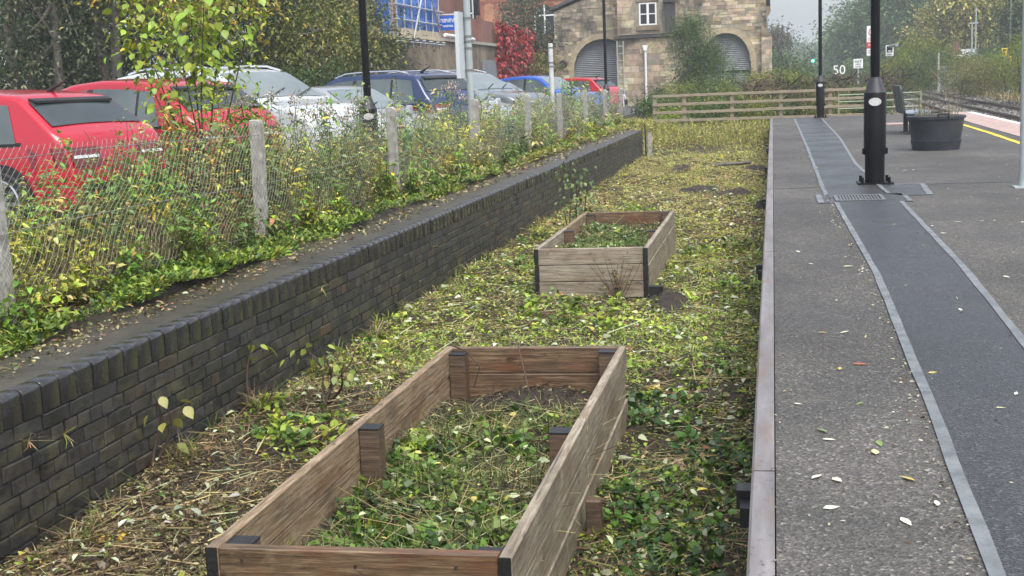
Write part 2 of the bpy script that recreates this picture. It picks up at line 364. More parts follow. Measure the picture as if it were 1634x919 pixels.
class Fol:
    """leaf, blade and stalk faces gathered into one mesh"""
    def __init__(s): s.V = []; s.F = []; s.C = []; s.n = 0
    def _push(s, V, F, C): s.V.append(V.reshape(-1, 3)); s.F.append(F.reshape(-1, 3)+s.n); s.C.append(C.reshape(-1, 3)); s.n += V.reshape(-1, 3).shape[0]
    def leaves(s, P, D, L, W, C, fold=.25, droop=.15, fine=True):
        n = len(P); D = norm(D); U = norm(np.stack([RNG.normal(0, .5, n), RNG.normal(0, .5, n), np.ones(n)], 1))
        S = norm(np.cross(D, U)); N = np.cross(S, D); L = np.broadcast_to(L, n)[:, None]; W = np.broadcast_to(W, n)[:, None]
        if fine:
            q1 = P+D*L*.26+N*L*.05; q2 = P+D*L*.66+N*L*(.05-droop*.4); tip = P+D*L-N*droop*L; a, b = S*W*.42+N*fold*W*.7, S*W*.40+N*fold*W*.6; a2, b2 = -S*W*.42+N*fold*W*.7, -S*W*.40+N*fold*W*.6
            V = np.stack([P, q1+a, q2+b*.85, tip, q2+b2*.85, q1+a2], 1)
            F = (np.arange(n)*6)[:, None, None]+np.array([[0, 1, 5], [1, 2, 4], [1, 4, 5], [2, 3, 4]])
            s._push(V, F, np.repeat(C[:, None, :], 6, 1)); return s
        mid = P+D*L*.42; tip = P+D*L-N*droop*L
        V = np.stack([P, mid+S*W/2+N*fold*W, tip, mid-S*W/2+N*fold*W], 1)
        F = (np.arange(n)*4)[:, None, None]+np.array([[0, 1, 2], [0, 2, 3]])
        s._push(V, F, np.repeat(C[:, None, :], 4, 1)); return s
    def blades(s, P, D, L, W, C, bend=.4):
        n = len(P); D = norm(D); L = np.broadcast_to(L, n)[:, None]; W = np.broadcast_to(W, n)[:, None]
        az = RNG.uniform(0, 2*np.pi, n); S = np.stack([np.cos(az), np.sin(az), 0*az], 1)
        B = np.stack([-np.sin(az), np.cos(az), 0*az], 1)*bend*RNG.uniform(.3, 1.6, n)[:, None]
        mid = P+D*L*.55+B*L*.25; tip = P+D*L*.9+B*L
        V = np.stack([P-S*W/2, P+S*W/2, mid-S*W*.35, mid+S*W*.35, tip], 1)
        F = (np.arange(n)*5)[:, None, None]+np.array([[0, 1, 3], [0, 3, 2], [2, 3, 4]])
        s._push(V, F, np.repeat(C[:, None, :], 5, 1)); return s
    def stalks(s, A, B, r, C):
        n = len(A); d = norm(B-A); x = norm(np.cross(d, np.array([.31, .2, .93]))); y = np.cross(d, x); r = np.broadcast_to(r, n)[:, None]
        V = []
        for k, Q in ((1., A), (.6, B)):
            for a in (0, 2.094, 4.189): V.append(Q+(x*math.cos(a)+y*math.sin(a))*r*k)
        V = np.stack(V, 1)
        F = (np.arange(n)*6)[:, None, None]+np.array([[0, 1, 4], [0, 4, 3], [1, 2, 5], [1, 5, 4], [2, 0, 3], [2, 3, 5]])
        s._push(V, F, np.repeat(C[:, None, :], 6, 1)); return s
    def build(s, name, mat, parent=None):
        V = np.concatenate(s.V); off = np.array(wloc(parent)) if parent is not None else 0
        return link(name, npmesh(name, V-off, np.concatenate(s.F), np.concatenate(s.C)), mat, parent)
def pick(pal, n, jit=.45):
    wts = np.array([p[1] for p in pal], float); cs = np.array([p[0] for p in pal])
    c = cs[RNG.choice(len(pal), n, p=wts/wts.sum())]
    return np.clip(c*RNG.uniform(1-jit, 1+jit, (n, 1))*RNG.uniform(.93, 1.07, (n, 3)), 0, .9)
def sph(n, zlo=-1, zhi=1):
    z = RNG.uniform(zlo, zhi, n); a = RNG.uniform(0, 2*np.pi, n); r = np.sqrt(1-z*z); return np.stack([r*np.cos(a), r*np.sin(a), z], 1)
G_MID, G_DARK, G_YEL, G_YELLOW, G_PALE, STRAW, BROWN, RED, GOLD, OLIVE = (.07, .14, .018), (.025, .06, .012), (.18, .245, .022), (.45, .36, .03), (.34, .38, .22), (.36, .29, .14), (.085, .055, .03), (.28, .045, .025), (.5, .33, .03), (.11, .12, .03)

# ------------------------------------------------------------------ ground, platform, track
Z_TOP = .80
def sstep(t): t = np.clip(t, 0, 1); return t*t*(3-2*t)
def bay_z(x, y):
    x = np.asarray(x, float); y = np.asarray(y, float)
    return .02*np.sin(3.1*x+1.7*y)+.015*np.sin(7.3*x-4.1*y+1)+.012*np.sin(13*x+9*y)+.05*np.exp(-((x+3.35)/.35)**2)+.5*sstep((y-35)/6)
def ground_z(x, y):
    left = sstep((-3.5-x)/.2)
    z = .5*sstep((y-35)/6)
    z = z*(1-left)+left*.72
    right = sstep((x-5.4)/.5); z = z*(1-right)+right*(.02+1.3*sstep((x-13)/7))
    return z-.08
xs = np.array(sorted(set([-900, -500, -250, -120, -60, -30, -20, -14, -10, -7, -5]+list(np.arange(-4.2, -3.2, .1))+[-3, -2, -1, 0, 1, 2, 3, 4]+list(np.arange(5, 22, .7))+[25, 30, 40, 60, 120, 250, 500, 900])), float)
ys = np.array(sorted(set([-30, -10, 0, 10, 20, 30]+list(np.arange(33, 44, .7))+[50, 60, 70, 80, 100, 120, 150, 200, 300, 500, 900, 1500])), float)
XX, YY = np.meshgrid(xs, ys); ZZ = ground_z(XX, YY); nx, ny = len(xs), len(ys)
idx = np.arange(nx*ny).reshape(ny, nx)
F4 = np.stack([idx[:-1, :-1], idx[:-1, 1:], idx[1:, 1:], idx[1:, :-1]], -1).reshape(-1, 4)
tag(link('ground', npmesh('ground', np.stack([XX, YY, ZZ], -1).reshape(-1, 3), F4, smooth=True), m_ground), kind='structure')
xs = np.arange(-3.42, -.05, .05); ys = np.concatenate([np.arange(2, 16, .06), np.arange(16, 42.5, .15)])
XX, YY = np.meshgrid(xs, ys); ZZ = bay_z(XX, YY)+RNG.normal(0, .006, XX.shape); nx, ny = len(xs), len(ys); idx = np.arange(nx*ny).reshape(ny, nx)
F4 = np.stack([idx[:-1, :-1], idx[:-1, 1:], idx[1:, 1:], idx[1:, :-1]], -1).reshape(-1, 4)
tag(link('bay_ground', npmesh('bay_ground', np.stack([XX, YY, ZZ], -1).reshape(-1, 3), F4, smooth=True), m_bay), kind='structure')

def plat_edge(y): return 5.54+.022*(y-30.8)
P_END = 40.2
pl = tag(MB().prism([(0, -2), (plat_edge(-2), -2), (plat_edge(P_END), P_END), (0, P_END)], 'z', -.05, Z_TOP).build('platform', m_plat), kind='structure')
def strip(name, L, Rr, z, mat, parent=None):
    """flat sheet between two polylines, ragged a little as laid by hand"""
    b = MB(); n = len(L)
    b._add([(*p, z) for p in L]+[(*p, z) for p in Rr], [(i, i+1, n+i+1, n+i) for i in range(n-1)])
    return b.build(name, mat, parent)
def dense(pts, step=.35, jit=0.):
    out = []
    for (a, b) in zip(pts[:-1], pts[1:]):
        n = max(1, int(math.dist(a, b)/step))
        out += [(a[0]+(b[0]-a[0])*k/n+random.uniform(-jit, jit), a[1]+(b[1]-a[1])*k/n) for k in range(n)]
    return out+[pts[-1]]
def lat(pts, ys): return [(float(np.interp(y, [p[1] for p in pts], [p[0] for p in pts])), y) for y in ys]
yl = list(np.arange(2.2, 13.3, .35))+[13.3]
Ledge = [(.52, 2.), (.556, 3.33), (.593, 4.98), (.65, 8.45), (.62, 13.3)]; Redge = [(1.08, 2.), (1.155, 6.3), (1.219, 8.69), (1.25, 13.3)]
t1 = strip('resurfaced_trench', lat(Ledge, yl), lat(Redge, yl), Z_TOP+.004, m_trench, pl)
L2 = [(.554, 14.2), (.554, 15.3), (.592, 22.7), (.624, 38.9)]; R2 = [(1.2, 14.2), (1.15, 18.9), (1.31, 26.7), (1.383, 38.9)]
yl2 = list(np.arange(14.2, 38.9, .5))+[38.9]
strip('resurfaced_trench', lat(L2, yl2), lat(R2, yl2), Z_TOP+.004, m_trench, pl)
strip('resurfaced_trench', [(.48, 13.3), (.48, 14.2)], [(1.33, 13.3), (1.33, 14.2)], Z_TOP+.004, m_trench, pl)
strip('resurfaced_trench', [(1.335, 13.95), (1.17, 14.21), (1.16, 15.35)], [(1.60, 13.95), (1.62, 14.21), (1.67, 15.35)], Z_TOP+.004, m_trench, pl)
def band(pts, wdt=.06, z=Z_TOP+.008):
    ps = dense(pts, .3); A = []; B = []
    for i, p in enumerate(ps):
        a = ps[max(0, i-1)]; b = ps[min(len(ps)-1, i+1)]; d = Vector((b[0]-a[0], b[1]-a[1])).normalized(); n = Vector((-d.y, d.x))
        u = wdt/2*random.uniform(.85, 1.15); v = wdt/2*random.uniform(.85, 1.15)
        A.append((p[0]+n.x*u, p[1]+n.y*u)); B.append((p[0]-n.x*v, p[1]-n.y*v))
    strip('sealing_band', A, B, z, m_band, pl)
band(Ledge, .044); band(Redge, .044); band(L2, .046); band(R2, .046)
band([(.47, 13.3), (.47, 14.2)], .06); band([(1.34, 13.3), (1.34, 13.94)], .05); band([(1.60, 13.95), (1.67, 15.35)], .06); band([(1.2, 15.38), (1.67, 15.38)], .04)
# cross joints in the platform asphalt
for x0, x1, y in ((0.02, .52, 15.1), (1.7, 5., 15.3), (0.02, .55, 26.5), (1.4, 4.0, 27.2)):
    strip('surface_joint', dense([(x0, y), (x1, y+.05)], .3), [(p[0], p[1]+.035+random.uniform(0, .02)) for p in dense([(x0, y), (x1, y+.05)], .3)], Z_TOP+.003, m_trench, pl)
# drain grate in the trench
gr = thing('drain_grate', 'slotted metal drain grate set in the dark trench by the lamp base', 'grate', (.9, 13.75, Z_TOP+.006))
f = MB(); f.bbox(.62, 1.12, 13.46, 13.5, Z_TOP+.005, Z_TOP+.014); f.bbox(.62, 1.12, 14.03, 14.07, Z_TOP+.005, Z_TOP+.014); f.bbox(.62, .66, 13.5, 14.03, Z_TOP+.005, Z_TOP+.014); f.bbox(1.08, 1.12, 13.5, 14.03, Z_TOP+.005, Z_TOP+.014); m_grate = M('dull_cast_iron', (.12, .125, .13), .55, .25, 20); f.build('frame', m_grate, gr)
for k in range(13): MB().bbox(.675+k*.031, .69+k*.031, 13.5, 14.03, Z_TOP+.005, Z_TOP+.013).build('bar', m_grate, gr)
# edging beside the bay
y = -1.2; first = True
for y0, y1 in ((-1.2, 4.16), (4.17, 9.6), (9.61, 15.0), (15.01, 20.4), (20.41, 25.8), (25.81, 31.2), (31.21, 36.6), (36.61, 40.2)):
    b = MB().prism([(-.078, -.05), (-.004, -.05), (-.004, Z_TOP+.012), (-.07, Z_TOP+.012), (-.078, Z_TOP+.004)], 'y', y0+.004, y1-.004)
    b.build('edging', m_kerb, pl)
for yy in (4.45, 10.1, 15.6, 21.1, 26.6):
    q = MB(); q.bbox(-.125, -.08, yy-.05, yy+.05, .53, .6); q.bbox(-.14, -.08, yy+.06, yy+.15, .56, .63); q.build('bracket', m_tar, pl)
# yellow line, tactile paving and white edge
ylw = [(3.98, 14.), (4.0, 20.), (4.06, 22.5), (4.2, 27.), (4.27, 30.8), (4.24, 34.5), (4.18, 37.3)]
yy_ = list(np.arange(10, 37.5, .4)); c = lat(ylw, yy_)
strip('yellow_line', [(p[0]-.05+random.uniform(-.006, .006), p[1]) for p in c], [(p[0]+.05+random.uniform(-.006, .006), p[1]) for p in c], Z_TOP+.005, m_yellow, pl)
y = 8.
while y < 39.6:
    e = plat_edge(y)
    for k in (0, 1): MB().bbox(e-.98+k*.40, e-.585+k*.40, y+.004, y+.396, Z_TOP, Z_TOP+.012).build('paving_slab', m_tactile, pl)
    y += .4
yy_ = list(np.arange(5, 40.1, .5)); strip('white_edge_line', [(plat_edge(q)-.16, q) for q in yy_], [(plat_edge(q)-.01, q) for q in yy_], Z_TOP+.006, m_white, pl)
MB().bbox(2.3, 3.4, 32.6, 33.4, Z_TOP, Z_TOP+.01).build('paving_slab', m_tactile, pl)

# running lines
def rail_x(x0, y): return x0+.034*(y-58)
tb = MB(); tb.prism([(rail_x(6.0, 10), 10), (rail_x(12.4, 10), 10), (rail_x(12.4, 900), 900), (rail_x(6.0, 900), 900)], 'z', -.1, .14)
tr = tag(tb.build('track_bed', m_ballast), kind='structure')
st = Fol(); n = 16000
yb = 40*(180/40)**RNG.uniform(0, 1, n); xb = rail_x(0, yb)+RNG.uniform(6.1, 12.6, n); Pb = np.stack([xb, yb, np.full(n, .14)], 1)
sz = RNG.uniform(.025, .055, n)*(1+yb/120)
st.stalks(Pb, Pb+norm(np.stack([RNG.normal(0, 1, n), RNG.normal(0, 1, n), np.full(n, .6)], 1))*sz[:, None], sz*.8, pick([((.16, .145, .125), 3), ((.3, .28, .25), 2), ((.08, .065, .05), 2)], n))
tag(st.build('ballast_stones', M('ballast_stone', (.2, .18, .16), .9) if False else DRY, tr), kind='stuff')
for k, x0 in enumerate((7.4, 8.9, 10.37)):
    rt = thing('running_rail', ['steel running rail beside the platform side of the line', 'middle steel running rail between the other two', 'steel running rail along the grassy bank'][k], 'rail', (rail_x(x0, 58), 58, .16), 'rails of the railway line')
    def rp(x0, a, b, z0, z1, hw): return MB().prism([(rail_x(x0, a)-hw, a), (rail_x(x0, a)+hw, a), (rail_x(x0, b)+hw, b), (rail_x(x0, b)-hw, b)], 'z', z0, z1)
    rp(x0, 12, 700, .15, .17, .07).build('foot', m_rust, rt); rp(x0, 12, 700, .17, .29, .02).build('web', m_rust, rt); rp(x0, 12, 700, .29, .32, .036).build('head', m_railtop, rt)
y = 45.
while y < 130:
    xa, xb_ = rail_x(6.75, y), rail_x(11.1, y)
    MB().bbox(xa, xb_, y-.12, y+.12, .1, .158).build('sleeper', m_concrete, tr); y += 1.3

# ------------------------------------------------------------------ car park, verge, wall top
WX = -3.43
tag(MB().bbox(-36, -5.5, -6, 68, .5, Z_TOP).build('car_park', m_carpark), kind='structure')
def verge_z(x, y): return Z_TOP+.015+.03*np.sin(2.2*x+1.3*y)+.02*np.sin(5*y-3*x)+.05*sstep((-4.2-np.asarray(x))/.4)
xs = np.arange(-5.6, -3.94, .08); ys = np.arange(2, 40, .12); XX, YY = np.meshgrid(xs, ys); ZZ = verge_z(XX, YY)+RNG.normal(0, .006, XX.shape)
ZZ[:, -1] = .70
nx, ny = len(xs), len(ys); idx = np.arange(nx*ny).reshape(ny, nx); F4 = np.stack([idx[:-1, :-1], idx[:-1, 1:], idx[1:, 1:], idx[1:, :-1]], -1).reshape(-1, 4)
tag(link('verge', npmesh('verge', np.stack([XX, YY, ZZ], -1).reshape(-1, 3), F4, smooth=True), m_bay), kind='structure')

# ------------------------------------------------------------------ retaining wall: every brick its own edges
W_END = 34.6
wall = thing('retaining_wall', 'long dark blue brick retaining wall with rounded coping along the weedy bay', 'wall', (WX, 4, 0))
MB().bbox(WX-.30, WX-.012, 3.0, W_END, -.15, .66).build('mortar_core', m_mortar, wall)
MB().bbox(-4.3, WX-.085, 3.0, W_END-.03, .55, Z_TOP-.008).build('wet_wall_top', m_wet, wall)
def brick_verts(L, H, D=.06, ch=.004, j=0.):
    # front faces +X at x=0; y 0..L; z 0..H
    r = lambda: random.uniform(-j, j)
    o = [(-ch, 0, 0), (-ch, L, 0), (-ch, L, H), (-ch, 0, H)]; fr = [(r(), ch+r(), ch+r()), (r(), L-ch+r(), ch+r()), (r(), L-ch+r(), H-ch+r()), (r(), ch+r(), H-ch+r())]
    bk = [(-D, 0, 0), (-D, L, 0), (-D, L, H), (-D, 0, H)]
    f = [(8, 9, 10, 11)]
    for i in range(4): k = (i+1) % 4; f += [(i, k, 4+k, 4+i), (8+i, 8+k, k, i)]
    f = [(4, 5, 6, 7)]+[(i, (i+1) % 4, 4+(i+1) % 4, 4+i) for i in range(4)]+[(8+i, 8+(i+1) % 4, (i+1) % 4, i) for i in range(4)]
    return o+fr+bk, f
def brick_mesh(L, H):
    me = bpy.data.meshes.new('brick'); v, f = brick_verts(L, H, .06, .0035, .003); me.from_pydata(v, [], f); me.update(); me.materials.append(m_brick); return me
ST = [brick_mesh(.229, .069) for _ in range(6)]; HD = [brick_mesh(.109, .069) for _ in range(6)]
cells = []
for cse in range(-1, 8):
    z = .64-(8-cse)*.08+.006; stret = cse % 2 == 1
    step = .24 if stret else .12; y = 3.0+(.0 if stret else .06)+(.12 if cse in (1, 5) else 0)
    while y < W_END-.01:
        cells.append((y, z, stret)); y += step
cells.sort(key=lambda c: c[0])
near = [c for c in cells if c[0] > 4.75][:300]; nset = set(near); rest = MB()
for c in cells:
    yj = c[0]+random.uniform(-.002, .002); xj = WX+random.uniform(-.005, .003)
    if c in nset:
        o = link('brick', random.choice(ST if c[2] else HD), None, wall); o.location = (xj-WX, yj-4, c[1]+random.uniform(-.0015, .0015)); o.rotation_euler = (random.gauss(0, .006), 0, random.gauss(0, .008))
    else:
        v, f = brick_verts(.229 if c[2] else .109, .069, .06, .0035, .003); rest._add([(p[0]+xj, p[1]+yj, p[2]+c[1]) for p in v], f)
tag(rest.build('bricks', m_brick, wall), kind='stuff')
def coping_mesh():
    pr = [(-.09, .0), (0, 0), (0, .122)]+[(-.034+.034*math.cos(a), .122+.03*math.sin(a)) for a in np.linspace(.3, math.pi/2, 5)]+[(-.09, .150)]
    b = MB(); e = .003; n = len(pr); L = .152
    rings = []
    for yv, ins in ((0, e), (e*2, 0), (L-e*2, 0), (L, e)):
        rings.append([(p[0]-ins*(1 if p[0] > -.08 else 0), yv, p[1]-(ins if p[1] > .12 else 0)) for p in pr])
    vs = [p for r in rings for p in r]; fs = [(i*n+k, i*n+(k+1) % n, (i+1)*n+(k+1) % n, (i+1)*n+k) for i in range(3) for k in range(n)]+[tuple(range(n))[::-1], tuple(range(3*n, 4*n))]
    b._add(vs, fs); me = b.mesh('coping_brick', smooth=True); me.materials.append(m_coping); return me
CP = coping_mesh(); y = 3.0
while y < W_END-.1:
    o = link('coping_brick', CP, None, wall); o.location = (random.uniform(-.003, .004), y-4, .645+random.uniform(-.0015, .002)); o.rotation_euler = (0, random.gauss(0, .006), random.gauss(0, .008)); y += .1605

# ------------------------------------------------------------------ raised planters
def board(parent, a, b, h, t, mat, name='board'):
    """plank with its length along local X; a,b: centre line ends (x,y,z of its middle)"""
    a = Vector([float(q) for q in a]); b = Vector([float(q) for q in b]); L = (b-a).length; rz = math.atan2(b.y-a.y, b.x-a.x)
    me = MB().box((0, 0, 0), (L, t, h)).mesh(name); o = link(name, me, mat, parent); bevel(o, .004)
    nv = len(me.vertices)
    for v in me.vertices: v.co.z += .003*math.sin(v.co.x*2.3+rz); v.co.y += .003*math.sin(v.co.x*3.1+h)
    o.location = (a+b)/2-wloc(parent); o.rotation_euler = (0, 0, rz); return o
def planter(label, x0, x1, y0, y1, mat_out, soilz, H=.5):
    t = .048; h = H/3; root = thing('raised_planter', label, 'planter', ((x0+x1)/2, (y0+y1)/2, 0), 'timber raised planters in the bay')
    for k in range(3):
        z = h*(k+.5)-.002; hh = h-.006; dx = (random.uniform(-.006, .006) if k < 2 else 0)
        for x in (x0+t/2, x1-t/2):
            ym = y0+(y1-y0)*.52
            board(root, (x+dx, y0, z), (x+dx, ym-.002, z), hh, t, m_woodgrey if x > x0+.2 else mat_out); board(root, (x+dx, ym+.002, z), (x+dx+random.uniform(-.004, .004), y1, z), hh, t, m_woodgrey if x > x0+.2 else m_wood)
            MB().bbox(x+dx-t/2+.002, x+dx+t/2-.002, y0-.004, y0+.001, z-hh/2+.002, z+hh/2-.002).build('end_cap', m_tar, root)
        board(root, (x0+t+.002, y0+t/2+.004, z), (x1-t-.002, y0+t/2+.004, z), hh, t, m_damp if mat_out is m_wood else mat_out)
        board(root, (x0+t+.002, y1-t/2-.004, z), (x1-t-.002, y1-t/2-.004, z), hh, t, m_damp)
    ym = y0+(y1-y0)*.47
    for x in (x0+t+.052, x1-t-.052):
        for y in (y0+t+.056, ym, y1-t-.056):
            hz = H-.015-random.uniform(.0, .02)
            p = board(root, (x-.05, y, hz/2), (x+.05, y, hz/2), hz, .1, m_post, 'post')
            MB().bbox(x-.051, x+.051, y-.051, y+.051, hz-.001, hz+.006).build('post_cap', m_tar, root)
    for (xx, yy, zz) in ((x0+.14, y0, H-.05), (x1-.2, y0, H-.05), ((x0+x1)/2, y0, H-.06)):
        MB().tube([(xx, yy+.006, zz), (xx, yy-.003, zz)], .006, 6).build('screw', m_rust, root)
    # soil
    xs = np.linspace(x0+t-.005, x1-t+.005, 48); ys = np.linspace(y0+t-.005, y1-t+.005, 140); XX, YY = np.meshgrid(xs, ys)
    ZZ = soilz+.025*np.sin(XX*6+YY*3)+.02*np.sin(YY*7-XX*4)+RNG.normal(0, .014, XX.shape)
    idx = np.arange(XX.size).reshape(XX.shape); F4 = np.stack([idx[:-1, :-1], idx[:-1, 1:], idx[1:, 1:], idx[1:, :-1]], -1).reshape(-1, 4)
    V = np.stack([XX, YY, ZZ], -1).reshape(-1, 3)-np.array(wloc(root)); link('soil', npmesh('soil', V, F4, smooth=True), m_soil, root)
    return root
B1 = (-2.03, -.895, 4.13, 7.70); B2 = (-2.33, -1.20, 12.38, 15.9)
planter('brown timber raised planter with its inside posts and cut weeds in view', *B1, m_wood, .2)
planter('silvery timber raised planter with three pale front boards and fresh green weeds', *B2, m_woodgrey, .3)
for x, y, z, d in ((-.86, 5.2, .0, (.07, .05, .16)), (-1.15, 12.3, .0, (.12, .06, .09)), (-.84, 7.4, 0, (.05, .05, .3))):
    pass
o = MB().bbox(-.86, -.79, 5.62, 5.69, -.05, .2).build('timber_stake', m_post); bevel(o, .005); tag(o, 'short square timber stake end poking from weeds beside the brown planter', 'stake')
o = MB().bbox(-1.19, -1.06, 12.30, 12.37, -.05, .13).build('timber_stake', m_tar); bevel(o, .005); tag(o, 'short black timber stub at the foot of the silvery planter corner', 'stake')

# ------------------------------------------------------------------ buildings
def stone_rows(poly_in, x0, x1, z0, z1, y, hrange, lrange, pal, depth=.06, proud=.02):
    """rubble or ashlar courses on a wall facing -Y; poly_in(x,z) says whether a stone may stand there"""
    out = []; z = z0
    while z < z1:
        h = random.uniform(*hrange); x = x0-random.uniform(0, lrange[0])
        while x < x1:
            l = random.uniform(*lrange); a, b = max(x, x0), min(x+l, x1)
            if b-a > .06 and all(poly_in(q, r) for q in (a+.03, (a+b)/2, b-.03) for r in (z+.02, z+h-.02)):
                out.append((a, b, z, min(z+h, z1)))
            x += l
        z += h
    return out
def stone_verts(s, y, j=.012):
    a, b, z, zz = s; m = .006; q = random.uniform(-j, j)
    o = [(a+m, y+.008, z+m), (b-m, y+.008, z+m), (b-m, y+.008, zz-m), (a+m, y+.008, zz-m)]
    i = m+.005; f = [(a+i, y-.004+q, z+i), (b-i, y-.004+q, z+i), (b-i, y-.004+q, zz-i), (a+i, y-.004+q, zz-i)]
    return o+f, [(4, 5, 6, 7)]+[(k, (k+1) % 4, 4+(k+1) % 4, 4+k) for k in range(4)]
STONE_PAL = [((.39, .32, .22), 4), ((.33, .275, .195), 4), ((.45, .38, .26), 2), ((.25, .215, .165), 2.5), ((.38, .29, .175), 1.5)]
def stone_parts(stones, y, parent, name, joined=True):
    if joined:
        V = []; F = []; C = []
        for s in stones:
            v, f = stone_verts(s, y); n = len(V); V += v; F += [tuple(q+n for q in g) for g in f]; C += [tuple(pick(STONE_PAL, 1)[0])]*8
        o = link(name, npmesh(name, np.array(V)-np.array(wloc(parent)), np.array(F), np.array(C)), m_stone, parent); tag(o, kind='stuff'); return
    off = np.array(wloc(parent))
    for s in stones:
        v, f = stone_verts(s, y, .006); link(name, npmesh(name, np.array(v)-off, np.array(f), np.tile(pick(STONE_PAL, 1, .15), (8, 1))), m_stone, parent)
YS = 70.
def sx(x, Y=YS): return float(PX(x, 80, Y)[0])
def sz_(y, x=1050, Y=YS): return float(PX(x, y, Y)[2])
shed = thing('goods_shed', 'old limestone railway goods shed with two arched grey shutters and a gable', 'building', (sx(1055), YS, .6))
xl, xr = sx(886), sx(1223); zl = sz_(18, 890); zr = sz_(-12, 1220); xp = sx(1075); zp = sz_(-62, 1075)
AL = (sx(915), sx(1012), sz_(62, 960)); ARR = (sx(1118), sx(1198), sz_(53, 1150))
def arch_top(a, x):
    c = (a[0]+a[1])/2; hw_ = (a[1]-a[0])/2; t = (x-c)/hw_; rise = (a[2]-.6)*.42
    return a[2]-rise+rise*math.sqrt(max(0, 1-abs(t)**2.2))
def in_arch(a, x, z, m=0.): return a[0]-m < x < a[1]+m and z < arch_top(a, min(max(x, a[0]), a[1]))+m
def roof_z(x): return zl+(zp-zl)*(x-xl)/(xp-xl) if x < xp else zp+(zr-zp)*(x-xp)/(xr-xp)
def in_shed(x, z): return z < roof_z(x)-.05 and not in_arch(AL, x, z, .28) and not in_arch(ARR, x, z, .28)
# backing walls with real openings: piers, spandrels built as column slabs
bk = MB()
def backing(x0, x1, n=60):
    ed = np.linspace(x0, x1, n+1)
    for a, b in zip(ed[:-1], ed[1:]):
        c = (a+b)/2; zb = .5
        for ar in (AL, ARR):
            if ar[0] < c < ar[1]: zb = arch_top(ar, c)
        zt = min(roof_z(a), roof_z(b))
        bk.bbox(a, b+.0, YS+.006, YS+.5, zb, zt)
backing(xl, xr, 90)
bk.build('gable_wall', m_smortar, shed)
MB().bbox(xl, xl+.5, YS+.5, YS+22, .4, zl).build('side_wall', m_oldwall, shed); MB().bbox(xr-.5, xr, YS+.5, YS+22, .4, zr-.6).build('side_wall', m_oldwall, shed)
rf = MB(); rf._add([(xl-.2, YS-.15, zl+.05), (xp, YS-.15, zp+.1), (xp, YS+22, zp+.1), (xl-.2, YS+22, zl+.05), (xl-.2, YS-.15, zl+.2), (xp, YS-.15, zp+.28), (xp, YS+22, zp+.28), (xl-.2, YS+22, zl+.2)], [(0, 1, 2, 3), (4, 5, 6, 7), (0, 1, 5, 4), (2, 3, 7, 6), (0, 3, 7, 4), (1, 2, 6, 5)])
rf._add([(xr+.2, YS-.15, zr+.0), (xp, YS-.15, zp+.1), (xp, YS+22, zp+.1), (xr+.2, YS+22, zr+.0), (xr+.2, YS-.15, zr+.15), (xp, YS-.15, zp+.28), (xp, YS+22, zp+.28), (xr+.2, YS+22, zr+.15)], [(0, 1, 2, 3), (4, 5, 6, 7), (0, 1, 5, 4), (2, 3, 7, 6), (0, 3, 7, 4), (1, 2, 6, 5)])
rf.build('roof', m_slate, shed)
stone_parts(stone_rows(in_shed, xl, xr, .5, zp, YS, (.1, .2), (.22, .62), None), YS, shed, 'rubble_stones')
for ar in (AL, ARR):                                        # arch ring stones
    n = 13; c = (ar[0]+ar[1])/2; hw_ = (ar[1]-ar[0])/2
    pts = [(c+hw_*math.cos(a), ) for a in np.linspace(math.pi, 0, n+1)]
    ring = [(c-hw_*math.cos(t*math.pi/1.0), ) for t in np.linspace(0, 1, n+1)]
    P_ = [(p[0], arch_top(ar, min(max(p[0], ar[0]+1e-4), ar[1]-1e-4))) for p in ring]
    for i in range(n):
        (xa, za), (xb2, zb2) = P_[i], P_[i+1]
        def outw(x, z): d = Vector((x-c, (z-(ar[2]-1.3))*1.15)).normalized(); return (x+d.x*.3, z+d.y*.3)
        o = MB().prism([(xa, za), (xb2, zb2), outw(xb2, zb2), outw(xa, za)], 'y', YS-.02, YS+.25).build('arch_stone', M('arch_dressed_stone', (.36, .3, .2), .85, .25, 3), shed)
    for xx in (ar[0], ar[1]):
        s = -1 if xx == ar[0] else 1; z = .5
        while z < arch_top(ar, xx)-.05:
            h = random.uniform(.28, .36); zt = min(z+h, arch_top(ar, xx)); MB().bbox(min(xx, xx+s*.28), max(xx, xx+s*.28), YS-.02, YS+.2, z+.006, zt-.006).build('jamb_stone', MATS['arch_dressed_stone'], shed); z += h
    sh = MB(); z = .5
    V = []; F = []
    while z < ar[2]:
        n0 = len(V); V += [(ar[0]-.02, YS+.36, z), (ar[1]+.02, YS+.36, z), (ar[1]+.02, YS+.33, z+.05), (ar[0]-.02, YS+.33, z+.05), (ar[1]+.02, YS+.36, z+.1), (ar[0]-.02, YS+.36, z+.1)]; F += [(n0, n0+1, n0+2, n0+3), (n0+3, n0+2, n0+4, n0+5)]; z += .1
    so_ = MB(); so_._add(V, F); so_.bbox(ar[0]-.02, ar[1]+.02, YS+.37, YS+.4, .5, ar[2]+.1); so_.build('roller_shutter', m_shutter, shed)
MB().bbox(ARR[0], ARR[1], YS+.27, YS+.325, sz_(113, 1180)-.03, sz_(113, 1180)+.04).build('shutter_bar', m_trim, shed)
